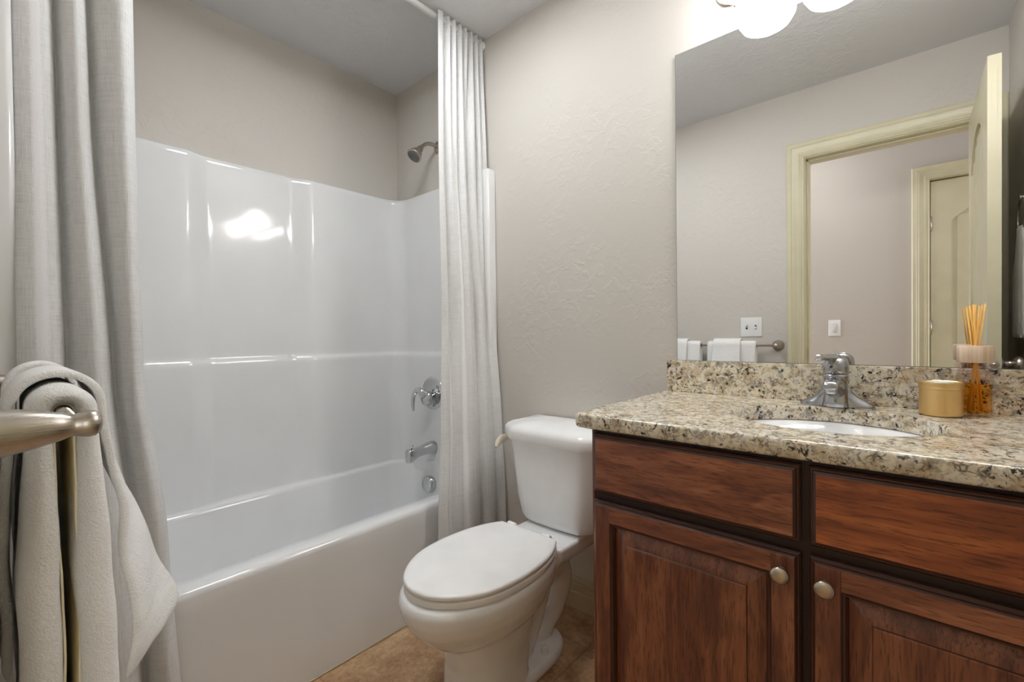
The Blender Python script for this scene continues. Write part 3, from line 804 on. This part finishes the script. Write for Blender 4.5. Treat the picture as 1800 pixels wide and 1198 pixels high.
def slab_front(name, x0, x1, z0, z1, matn):
    b = BM(); y = VF - .0005
    def R(i, yy): return rect_ring(x0 + i, x1 - i, z0 + i, z1 - i, yy)
    seq = [(0, y, 1), (0, y - .010, 1), (.003, y - .013, 1), (.005, y - .0135, 1), (.0065, y - .0165, 1), (.011, y - .0195, 1), (.012, y - .020, 0)]
    for (i0, ya_, _), (i1, yb__, m_) in zip(seq[:-1], seq[1:]):
        loft(b, [R(i0, ya_), R(i1, yb__)], True, mi=1 if m_ else 0)
    loft(b, [R(.012, y - .020), R(.02, y - .020)], True, False, True)
    return obj(name, b, [M[matn], M['glaze']], van, smooth=False)
slab_front('drawer_front', 1.586, 2.0135, .697, .8385, 'wood_h')
slab_front('drawer_front', 2.0265, 2.470, .697, .8385, 'wood_warm')
def cab_door(x0, x1, z0, z1, knob_x, knob_z):
    y = VF - .0005; fw = .050
    # door core with glazed outer edge moulding
    b = BM()
    def R(i, yy): return rect_ring(x0 + i, x1 - i, z0 + i, z1 - i, yy)
    seq = [(0, y), (0, y - .010), (.003, y - .013), (.005, y - .0135), (.0065, y - .0165), (.009, y - .019)]
    loft(b, [R(i, yy) for i, yy in seq], True)
    # inner sticking step down to the panel
    loft(b, [R(fw - .004, y - .0195), R(fw - .001, y - .0165), R(fw + .002, y - .016), R(fw + .005, y - .010), R(fw + .0065, y - .0075)], True)
    d = obj('door', b, M['glaze'], van, smooth=False)
    # stiles and rails
    for (xa, xb) in ((x0 + .009, x0 + fw - .004), (x1 - fw + .004, x1 - .009)):
        b = BM(); box(b, xa, xb, y - .0198, y, z0 + .009, z1 - .009, .0008, 1); obj('stile', b, M['wood_v'], d, smooth=False)
    for (za, zb) in ((z1 - fw + .004, z1 - .009), (z0 + .009, z0 + fw - .004)):
        b = BM(); box(b, x0 + fw - .004, x1 - fw + .004, y - .0196, y, za, zb, .0008, 1); obj('rail', b, M['wood_h'], d, smooth=False)
    # raised panel: coved bevel then field
    b = BM()
    i0 = fw + .0065; cove = []
    for k in range(9):
        t = k / 8; cove.append((i0 + .031 * t, y - .0055 - .010 * (sin(t * pi / 2) ** 1.5)))
    loft(b, [R(i, yy) for i, yy in cove], True)
    i1 = cove[-1][0]; yl = cove[-1][1]
    loft(b, [R(i1, yl), R(i1 + .0012, yl - .0022)], True, mi=1)
    loft(b, [R(i1 + .0012, yl - .0022), R(i1 + .004, yl - .003), R(i1 + .02, yl - .003)], True, False, True)
    obj('panel', b, [M['wood_v'], M['glaze']], d, smooth=False)
    b = BM(); lathe(b, [(.0085, 0), (.0085, .003), (.0055, .006), (.0052, .014), (.0090, .017), (.0150, .019), (.0158, .022), (.0142, .026), (.008, .0285), (.001, .0292)], (knob_x, y - .0195, knob_z), (0, -1, 0), 32)
    obj('knob', b, M['satin_nickel'], d)
cab_door(1.586, 2.0135, .105, .679, 1.9855, .641)
cab_door(2.0265, 2.470, .105, .679, 2.0515, .639)

# ------------------------------------------------------------------ countertop
CT = .885; CB = .850
X0, X1, YF, YB = 1.540, XR - .0008, -.566, -.0008
ctop = thing('countertop', 'cream and dark speckled granite countertop with backsplash', 'countertop', (2.03, -.28, CB))
ecx, ecy, ea, eb = 2.025, -.285, .196, .172
def rpt(t, x0, x1, y0, y1, r):
    """point of the rounded rectangle seen from the sink centre at angle t"""
    c, s_ = cos(t), sin(t)
    k = min(((x1 - ecx) / c if c > 1e-9 else ((x0 - ecx) / c if c < -1e-9 else 1e9)), ((y1 - ecy) / s_ if s_ > 1e-9 else ((y0 - ecy) / s_ if s_ < -1e-9 else 1e9)))
    x, y = ecx + c * k, ecy + s_ * k
    return x, y
ANG = sorted(set([2 * pi * i / 144 for i in range(144)] + [math.atan2(y - ecy, x - ecx) % (2 * pi) for x in (X0, X1) for y in (YF, YB)]))
def orect(z, i, ii=None):
    """i inset applies to front and left edges"""
    P = []
    for t in ANG:
        x, y = rpt(t, X0, X1, YF, YB, 0)
        # round the exposed front-left corner
        r = .018
        dx, dy = x - (X0 + r), y - (YF + r)
        if dx < 0 and dy < 0:
            L_ = sqrt(dx * dx + dy * dy); x = X0 + r + dx / L_ * r; y = YF + r + dy / L_ * r
        x = max(x, X0); xx = x + i * (1 - smoothstep(X0, X0 + .05, x)); yy = y + i * (1 - smoothstep(YF, YF + .05, y))
        if x < X1 - .06 or True: P.append((xx, yy, z))
    return P
def oell(z, a, b_): return [(ecx + a * cos(math.atan2(sin(t) / eb, cos(t) / ea)), ecy + b_ * sin(math.atan2(sin(t) / eb, cos(t) / ea)), z) for t in ANG]
b = BM()
edge = [(CT, .0075), (CT - .0008, .0042), (CT - .003, .0015), (CT - .007, .0002), (CT - .017, 0), (CT - .027, .0004), (CT - .032, .002), (CB, .006)]
mids = []
E0 = oell(CT, ea, eb); R0_ = orect(CT, .010)
for k in (.06, .15, .3, .5, .7, .85, .94): mids.append([tuple(lerp(p[q], r_[q], k) for q in range(3)) for p, r_ in zip(E0, R0_)])
rings = [oell(CB, ea - .001, eb - .001), oell(CB + .01, ea - .003, eb - .003), oell(CT - .010, ea - .003, eb - .003), oell(CT - .004, ea - .002, eb - .002), oell(CT - .001, ea - .0005, eb - .0005), E0] + mids + [orect(CT, .0095)] + [orect(z, i) for z, i in edge] + [oell(CB, ea - .001, eb - .001)]
loft(b, rings, True)
obj('slab', b, M['granite'], ctop, sharp=60)
b = BM(); box(b, 1.5515, X1, -.0205, -.0012, CT + .0003, .9867, .0015, 2); obj('backsplash', b, M['granite'], ctop, smooth=False)
# sink
b = BM()
def ell(z, a, b_, dy=0, n=72): return [(ecx + a * cos(2 * pi * i / n), ecy + dy + b_ * sin(2 * pi * i / n), z) for i in range(n)]
loft(b, [ell(CB - .002, ea + .02, eb + .02), ell(CB - .001, ea + .004, eb + .004), ell(CB - .002, ea - .002, eb - .002), ell(CB - .004, ea - .006, eb - .007), ell(CB - .014, ea - .020, eb - .022), ell(CB - .030, ea - .036, eb - .040), ell(CB - .050, ea - .048, eb - .052), ell(CB - .075, ea - .058, eb - .058), ell(CB - .11, ea - .090, eb - .082), ell(CB - .128, ea - .13, eb - .112), ell(CB - .135, .03, .03), ell(CB - .137, .022, .022)], True, False, True)
sink = thing('sink', 'white oval undermount sink basin in the granite top', 'sink', (ecx, ecy, CB - .14))
obj('basin', b, M['china'], sink)
b = BM(); lathe(b, [(.021, -.003), (.021, .0005), (.017, .001), (.015, -.001), (.001, -.001)], (ecx, ecy, CB - .1365), (0, 0, 1), 28); obj('drain', b, M['chrome'], sink)

# ------------------------------------------------------------------ faucet
fx, fy = 2.020, -.082
fa = thing('sink_faucet', 'chrome single-lever faucet behind the oval sink', 'faucet', (fx, fy, CT))
b = BM()
def fring(w, yf, ybk, z, n=40, p=2.4):
    w = w * 1.17
    P = []
    for i in range(n):
        t = 2 * pi * i / n; c, s_ = cos(t), sin(t)
        P.append((fx + w * abs(c) ** (2 / p) * (1 if c > 0 else -1), lerp(yf, ybk, .5) + (ybk - yf) / 2 * abs(s_) ** (2 / p) * (1 if s_ > 0 else -1), z))
    return P
# base with swept wings
def wring(w, d, z, n=48): return [(fx + w * cos(2 * pi * i / n), fy + .004 + d * sin(2 * pi * i / n), z) for i in range(n)]
loft(b, [wring(.078, .027, CT), wring(.079, .028, CT + .003), wring(.077, .026, CT + .007), wring(.070, .024, CT + .012), wring(.058, .022, CT + .019), wring(.044, .021, CT + .027), wring(.034, .021, CT + .038), wring(.029, .020, CT + .05)], True, True, True)
base = obj('base', b, M['old_chrome'], fa)
b = BM()
loft(b, [fring(.0255, fy - .040, fy + .024, CT + .002), fring(.0235, fy - .034, fy + .024, CT + .015), fring(.0215, fy - .030, fy + .023, CT + .035), fring(.0215, fy - .030, fy + .023, CT + .06), fring(.0225, fy - .034, fy + .023, CT + .078), fring(.0215, fy - .032, fy + .023, CT + .084)], True, True, True)
obj('body', b, M['old_chrome'], fa)
b = BM()   # spout reaching forward over the basin
def sring(y, z, w, h, tilt, n=28):
    P = []; 
    for i in range(n):
        t = 2 * pi * i / n; c, s_ = cos(t), sin(t)
        P.append((fx + w * abs(c) ** .75 * (1 if c > 0 else -1), y + h * s_ * sin(tilt), z + h * abs(s_) ** .85 * (1 if s_ > 0 else -1) * cos(tilt)))
    return P
loft(b, [sring(fy - .01, CT + .050, .0225, .030, .0), sring(fy - .035, CT + .053, .0215, .026, .1), sring(fy - .065, CT + .061, .0185, .017, .2), sring(fy - .095, CT + .064, .0165, .012, .2), sring(fy - .112, CT + .062, .0155, .011, .3), sring(fy - .117, CT + .0615, .013, .008, .3)], True, True, True)
obj('spout', b, M['old_chrome'], fa)
b = BM(); lathe(b, [(.010, 0), (.0115, .003), (.0115, .012), (.009, .013)], (fx, fy - .102, CT + .043), (0, 0, 1), 24); obj('aerator', b, M['chrome'], fa)
b = BM()   # domed handle
loft(b, [fring(.0225, fy - .033, fy + .024, CT + .085, p=2.2), fring(.0235, fy - .035, fy + .026, CT + .092, p=2.2), fring(.0230, fy - .033, fy + .026, CT + .108, p=2.2), fring(.0205, fy - .027, fy + .026, CT + .120, p=2.2), fring(.0150, fy - .014, fy + .024, CT + .127, p=2.2), fring(.006, fy + .00, fy + .016, CT + .130)], True, True, True)
hnd = obj('handle', b, M['old_chrome'], fa)
b = BM(); tube(b, [(fx + .004, fy + .005, CT + .118), (fx - .006, fy - .022, CT + .124), (fx - .018, fy - .060, CT + .127), (fx - .026, fy - .088, CT + .128), (fx - .028, fy - .096, CT + .128)], [.014, .0115, .0078, .0088, .005], 16); obj('lever', b, M['chrome'], hnd)
b = BM(); lathe(b, [(.0028, 0), (.0028, .0012)], (fx - .007, fy - .0345, CT + .103), (0, -1, .05), 16); obj('temperature_dot', b, M['dark'], hnd)

# ------------------------------------------------------------------ candle tin and reed diffuser
ccx, ccy = 2.213, -.098
ca = thing('candle_tin', 'round brushed gold candle tin with lid beside the faucet', 'candle', (ccx, ccy, CT))
b = BM(); lathe(b, [(.001, .0008), (.0345, .0008), (.0365, .003), (.0368, .006), (.0368, .060), (.001, .060)], (ccx, ccy, CT), (0, 0, 1), 64); obj('tin', b, M['gold'], ca, sharp=40)
b = BM(); lathe(b, [(.001, .0605), (.0375, .0605), (.0380, .062), (.0380, .073), (.0372, .0755), (.0355, .076), (.034, .0745), (.001, .0745)], (ccx, ccy, CT), (0, 0, 1), 64); obj('lid', b, M['gold'], ca, sharp=40)
b = BM(); lathe(b, [(.001, .0746), (.024, .0746), (.024, .0754), (.001, .0754)], (ccx, ccy, CT), (0, 0, 1), 40); obj('label_sticker', b, M['wax'], ca)
dx, dy = 2.270, -.062
di = thing('reed_diffuser', 'clear glass reed diffuser with pale wooden cap and amber oil', 'diffuser', (dx, dy, CT))
b = BM(); lathe(b, [(.001, .0005), (.0285, .0005), (.0295, .002), (.0295, .112), (.026, .117), (.010, .118), (.010, .124), (.008, .124), (.008, .116), (.024, .113), (.0262, .108), (.0262, .009), (.024, .007), (.001, .007)], (dx, dy, CT), (0, 0, 1), 56); obj('bottle', b, M['glass'], di, sharp=50)
b = BM(); lathe(b, [(.001, .0072), (.0238, .0074), (.0258, .0092), (.0258, .072), (.001, .072)], (dx, dy, CT), (0, 0, 1), 48); obj('oil', b, M['oil'], di, sharp=50)
b = BM(); lathe(b, [(.0105, .119), (.0295, .119), (.0300, .120), (.0300, .155), (.0290, .156), (.0085, .156), (.0082, .1245)], (dx, dy, CT), (0, 0, 1), 56, cap0=False, cap1=False); obj('cap', b, M['beech'], di, sharp=50)
for i, (bx_, by_, tx, ty, tz) in enumerate([(.010, .006, -.014, -.004, .243), (.012, -.006, -.0085, .003, .245), (.008, -.002, -.0035, -.006, .247), (-.002, .012, .001, .005, .247), (-.008, -.008, .006, -.004, .244), (-.012, .004, .0115, .002, .246), (-.010, -.011, .016, -.001, .248), (.004, -.014, -.001, .010, .245)]):
    b = BM(); p0 = Vector((dx + bx_, dy + by_, CT + .010)); p1 = Vector((dx + tx, dy + ty, CT + tz)); d_ = p1 - p0
    lathe(b, [(.0016, 0), (.0016, d_.length)], p0, d_, 10); obj('reed', b, M['reed'], di)

# ------------------------------------------------------------------ mirror
mir = thing('wall_mirror', 'large frameless mirror above the granite backsplash', 'mirror', (2.03, -.003, .987))
b = BM(); box(b, 1.5824, XR - .002, -.0062, -.0012, .9872, 1.9904); obj('glass_edge', b, M['mirror_edge'], mir, smooth=False)
b = BM(); vs = [b.verts.new(p) for p in ((1.5834, -.0064, .9880), (XR - .0024, -.0064, .9880), (XR - .0024, -.0064, 1.9894), (1.5834, -.0064, 1.9894))]; b.faces.new(vs); obj('mirror_face', b, M['mirror'], mir, smooth=False)

# ------------------------------------------------------------------ vanity light: four bowls on a nickel bar
LX = [1.830, 2.005, 2.180, 2.355]
LZ = 2.042
vl = thing('vanity_light', 'brushed nickel vanity light bar with four lit white glass bowls', 'light fixture', (2.07, 0, 2.12))
b = BM(); box(b, 1.785, 2.405, -.022, -.001, 2.125, 2.195, .008, 3); # scrolled ends that curl down under the bar
for sg, xe_ in ((1, 1.785), (-1, 2.405)):
    tube(b, [(xe_ - sg * .005, -.028, 2.150), (xe_ - sg * .050, -.030, 2.128), (xe_ - sg * .061, -.032, 2.092), (xe_ - sg * .046, -.034, 2.062), (xe_ - sg * .024, -.036, 2.050), (xe_ - sg * .008, -.037, 2.0475)], [.012, .011, .010, .009, .0065, .005], 12, flat=.6)
    lathe(b, [(.0085, 0), (.0080, .003), (.0045, .012), (.0005, .028)], (xe_ - sg * .014, -.037, 2.0455), (sg, 0, .16), 14)
obj('back_plate', b, M['nickel'], vl)
for i, x in enumerate(LX):
    c = Vector((x, -.125, 2.02))
    b = BM(); lathe(b, [(.018, .108), (.030, .104), (.050, .092), (.066, .072), (.077, .048), (.0805, .026), (.078, .006), (.066, -.014), (.046, -.026), (.022, -.031), (.001, -.032)], (x, -.105, LZ), (0, 0, 1), 48); g = obj('glass_shade', b, M['globe'], vl)
    b = BM(); tube(b, [(x, -.02, LZ + .12), (x, -.06, LZ + .135), (x, -.085, LZ + .138), (x, -.105, LZ + .125)], .007, 12)
    lathe(b, [(.021, .104), (.023, .108), (.023, .128), (.015, .135), (.001, .137)], (x, -.105, LZ), (0, 0, 1), 28)
    obj('arm', b, M['nickel'], vl)
# glowing ceiling panel added out of view to brighten the bathroom
cl = thing('ceiling_fill_light', 'added unseen square fill light on the ceiling over the toilet', 'light fixture', (1.02, -.66, ZC))
b = BM()
box(b, .84, 1.20, -.84, -.48, ZC - .016, ZC - .0005, .004, 2); obj('frame', b, M['white_rod'], cl, smooth=False)
b = BM(); box(b, .85, 1.19, -.83, -.49, ZC - .022, ZC - .0165); obj('diffuser', b, M['panel'], cl, smooth=False)
# unseen hall lamp added for fill through the doorway
hl = thing('hall_fill_lamp', 'added unseen fill lamp on the hall ceiling behind the doorway', 'light fixture', (1.6, -2.02, ZC))
b = BM(); lathe(b, [(.15, 0), (.155, .01), (.15, .02)], (1.6, -2.02, ZC - .0005), (0, 0, -1), 40); obj('rim', b, M['nickel'], hl)
b = BM(); lathe(b, [(.145, .012), (.14, .03), (.11, .055), (.06, .07), (.001, .075)], (1.6, -2.02, ZC), (0, 0, -1), 40); obj('glass_shade', b, M['hall_fill_glow'], hl)

# ------------------------------------------------------------------ switches
def plate(name, label, x0, x1, z0, z1, y, out, kind):
    t = thing(name, label, 'light switch', ((x0 + x1) / 2, y, (z0 + z1) / 2))
    b = BM(); ya_, yb_ = sorted((y + out * .0005, y + out * .0055)); box(b, x0, x1, ya_, yb_, z0, z1, .002, 2)
    zc = (z0 + z1) / 2
    obj('plate', b, M['plate'], t)
    if kind == 'toggle2':
        for k, xc in enumerate((lerp(x0, x1, .29), lerp(x0, x1, .71))):
            b = BM(); box(b, xc - .005, xc + .005, *sorted((y + out * .005, y + out * .0062)), zc - .012, zc + .012); obj('slot', b, M['dark'], t)
            b = BM(); s_ = 1 if k == 0 else -1
            tube(b, [(xc, y + out * .004, zc), (xc, y + out * .012, zc + s_ * .005), (xc, y + out * .018, zc + s_ * .010)], [.0045, .004, .0035], 10); obj('toggle', b, M['plate'], t)
    else:
        xc = (x0 + x1) / 2
        b = BM(); box(b, xc - .017, xc + .017, *sorted((y + out * .005, y + out * .0068)), zc - .034, zc + .034, .001, 1)
        box(b, xc - .014, xc + .014, *sorted((y + out * .006, y + out * .0095)), zc - .030, zc + .030, .002, 2); obj('rocker', b, plain('rocker plastic', srgb(214, 216, 220), .3), t)
    return t
plate('light_switch', 'white double toggle switch plate above the towel bar, in the mirror', 1.389, 1.505, 1.050, 1.166, -W, 1, 'toggle2')
plate('light_switch', 'white rocker switch on the hall wall, through the doorway in the mirror', 1.720, 1.791, 1.042, 1.158, HY, 1, 'rocker')

# ------------------------------------------------------------------ towel bar and towels
BY, BZ = -1.4475, 1.000
tb = thing('towel_bar', 'brushed nickel towel bar with turned posts by the doorway', 'towel bar', (1.285, -W, BZ))
post = [(.001, 0), (.030, 0), (.031, .003), (.028, .007), (.0225, .010), (.0208, .018), (.0192, .028), (.0168, .040), (.0142, .050), (.0122, .0575), (.0098, .0625), (.0100, .066), (.0112, .070), (.0124, .075), (.0118, .0795), (.0085, .0830), (.0035, .0845), (.0005, .0848)]
for x in (1.590, .980):
    b = BM(); lathe(b, post, (x, -W + .0005, BZ), (0, 1, 0), 40); obj('post', b, M['nickel'], tb)
b = BM(); lathe(b, [(.0065, 0), (.0065, .61)], (.980, BY, BZ), (1, 0, 0), 20); obj('bar', b, M['nickel'], tb)

def draped(bm, x0, x1, r, thf, yf, yb_, zf, zb, nx=16, ph=0.0, wob=.002, back_lim=-W + .002, hemuv=False, nl=34):
    """cloth layer hung over the bar: centre radius r, thickness thf(z); yf(z,x), yb_(z,x) = centre line of front and back drop"""
    uvl = bm.loops.layers.uv.verify() if hemuv else None
    prof = []
    for i in range(nl + 1): prof.append(('b', lerp(zb, BZ, i / nl)))
    for i in range(1, 14): prof.append(('a', pi - pi * i / 14))
    for i in range(nl + 1): prof.append(('f', lerp(BZ, zf, i / nl)))
    def centre(p, x):
        k, v = p
        w = wob * (sin(x * 37 + ph + v * 9) + .6 * sin(v * 31 + ph * 2 + x * 11) + .4 * sin(v * 67 + ph))
        if k == 'a': return (BY + r * cos(v), BZ + r * sin(v), cos(v), sin(v), thf(BZ))
        end = min(1.0, sqrt(max(0.0, (v - (zb if k == 'b' else zf)) / .010 + .04)))
        if k == 'b': return (yb_(v, x) + w * smoothstep(BZ, BZ - .1, v), v, -1, 0, thf(v) * end)
        return (yf(v, x) + w * smoothstep(BZ, BZ - .1, v), v, 1, 0, thf(v) * end)
    xs = []
    R0 = thf(.5) / 2
    for k in range(6): a = pi / 2 * k / 5; xs.append((x0 + R0 * (1 - sin(a)), max(.06, sin(pi / 2 - (pi / 2 - a)) if False else sqrt(max(.004, 1 - cos(a) ** 2))) if k else .06))
    xs = [(x0 + R0 * (1 - cos(pi / 2 * k / 6)), max(.08, sin(pi / 2 * k / 6))) for k in range(7)]
    xe = [(x1 - R0 * (1 - cos(pi / 2 * k / 6)), max(.08, sin(pi / 2 * k / 6))) for k in range(6, -1, -1)]
    xm = [(lerp(xs[-1][0], xe[0][0], k / nx), 1.0) for k in range(1, nx)]
    rings = []
    for x, s_ in xs + xm + xe:
        C = [centre(p, x + .004 * sin(p[1] * 23 + ph) * (1 if x > (x0 + x1) / 2 else -1)) for p in prof]
        outer = [(x, max(y + ny * h * s_ / 2, back_lim), z + nz * h * s_ / 2) for y, z, ny, nz, h in C]
        inner = [(x, max(y - ny * h * s_ / 2, back_lim + .001), z - nz * h * s_ / 2) for y, z, ny, nz, h in C]
        rings.append(outer + inner[::-1])
    R = loft(bm, rings, True)
    n = len(prof)
    for ring in (R[0], R[-1]):
        for i in range(n - 1): bm.faces.new((ring[i], ring[i + 1], ring[2 * n - 2 - i], ring[2 * n - 1 - i]))
    if hemuv:
        for f in bm.faces:
            for lp in f.loops: lp[uvl].uv = (lp.vert.co.x, max(0.0, lp.vert.co.z - zf) if lp.vert.co.y > BY + .012 else 1.0)

def bath_towel(x0, x1, label, ph):
    t = thing('bath_towel', label, 'towel', ((x0 + x1) / 2, BY, BZ + .03), 'bath towels folded over the towel bar')
    def th(z): return lerp(.019, .032, smoothstep(BZ - .02, BZ - .20, z))
    fr = lambda z, x: BY + lerp(.0185, .0245, smoothstep(BZ - .02, BZ - .25, z)) + .003 * smoothstep(.85, .5, z)
    bk = lambda z, x: BY - lerp(.0185, .0195, smoothstep(BZ - .02, BZ - .25, z))
    b = BM(); draped(b, x0, x1, .0185, th, fr, bk, .30, .33, ph=ph, wob=.0016)
    o = obj('cloth', b, M['terry'], t); mod(o, 'SUBSURF', levels=1, render_levels=1)
    b = BM(); draped(b, x0 + .012, x1 - .014, .0085, lambda z: .0022, lambda z, x: BY + .0082, lambda z, x: BY - .0075 + .004 * smoothstep(.95, .7, z), .32, .35, ph=ph + 2, wob=.0008)
    obj('lining_fold', b, M['terry_cream'], t)
    return t
def hand_towel(x0, x1, label, ph, spread):
    bm = BM()
    def fr(z, x):
        far = (x1 - x) / (x1 - x0)
        return BY + .0385 + smoothstep(BZ, .86, z) * .016 + smoothstep(.97, .62, z) * lerp(.004, spread, max(0.0, far) ** .8) + .003 * sin(z * 40 + x * 30) * smoothstep(.95, .85, z)
    def bk(z, x): return BY - .0400 - .006 * smoothstep(BZ - .02, .8, z)
    draped(bm, x0, x1, .0385, lambda z: .009, fr, bk, .645, .70, ph=ph, wob=.0016, hemuv=True)
    o = obj('hand_towel', bm, M['terry_band']); mod(o, 'SUBSURF', levels=1, render_levels=1)
    tag(o, label, 'towel', 'hand towels over the bath towels')
    return o
bath_towel(1.217, 1.490, 'white bath towel on the bar, the one nearest the door', .4)
bath_towel(1.000, 1.176, 'white bath towel on the bar, the one nearest the shower curtain', 2.2)
hand_towel(1.255, 1.411, 'white hand towel flaring over the bath towel nearest the door', .3, .085)
hand_towel(1.008, 1.098, 'white hand towel over the bath towel nearest the shower curtain', 1.5, .02)

# towel on a ring on the side wall, behind the open door
tr = thing('towel_ring', 'nickel towel ring on the side wall behind the door', 'towel ring', (XR, -1.02, 1.53))
b = BM(); lathe(b, [(.001, 0), (.026, 0), (.026, .005), (.012, .010), (.009, .022), (.012, .028), (.001, .030)], (XR - .0005, -1.02, 1.56), (-1, 0, 0), 28); obj('mount', b, M['nickel'], tr)
b = BM()
tube(b, [(XR - .024, -1.02 + .07 * sin(2 * pi * i / 16), 1.49 + .07 * cos(2 * pi * i / 16)) for i in range(17)], .0035, 8, 4, False); obj('ring', b, M['nickel'], tr)
b = BM()
rings = []
for j in range(29):
    z = 1.452 - (1.452 - 1.045) * j / 28; s_ = smoothstep(0, 12, j)
    wf = lerp(.055, .13, s_)
    P = []
    n = 40
    for i in range(n):
        t = 2 * pi * i / n
        y = -1.02 + wf * cos(t); d_ = .011 * abs(sin(t)) ** .6 * (1 if sin(t) > 0 else -1) + .004 * sin(y * 90) * s_
        P.append((XR - .022 + d_, y, z))
    rings.append(P)
loft(b, rings, True, True, True)
o = obj('ring_towel', b, M['terry']); o.name = 'hand_towel'; tag(o, 'white hand towel on the ring behind the door, at the right edge of the mirror', 'towel')
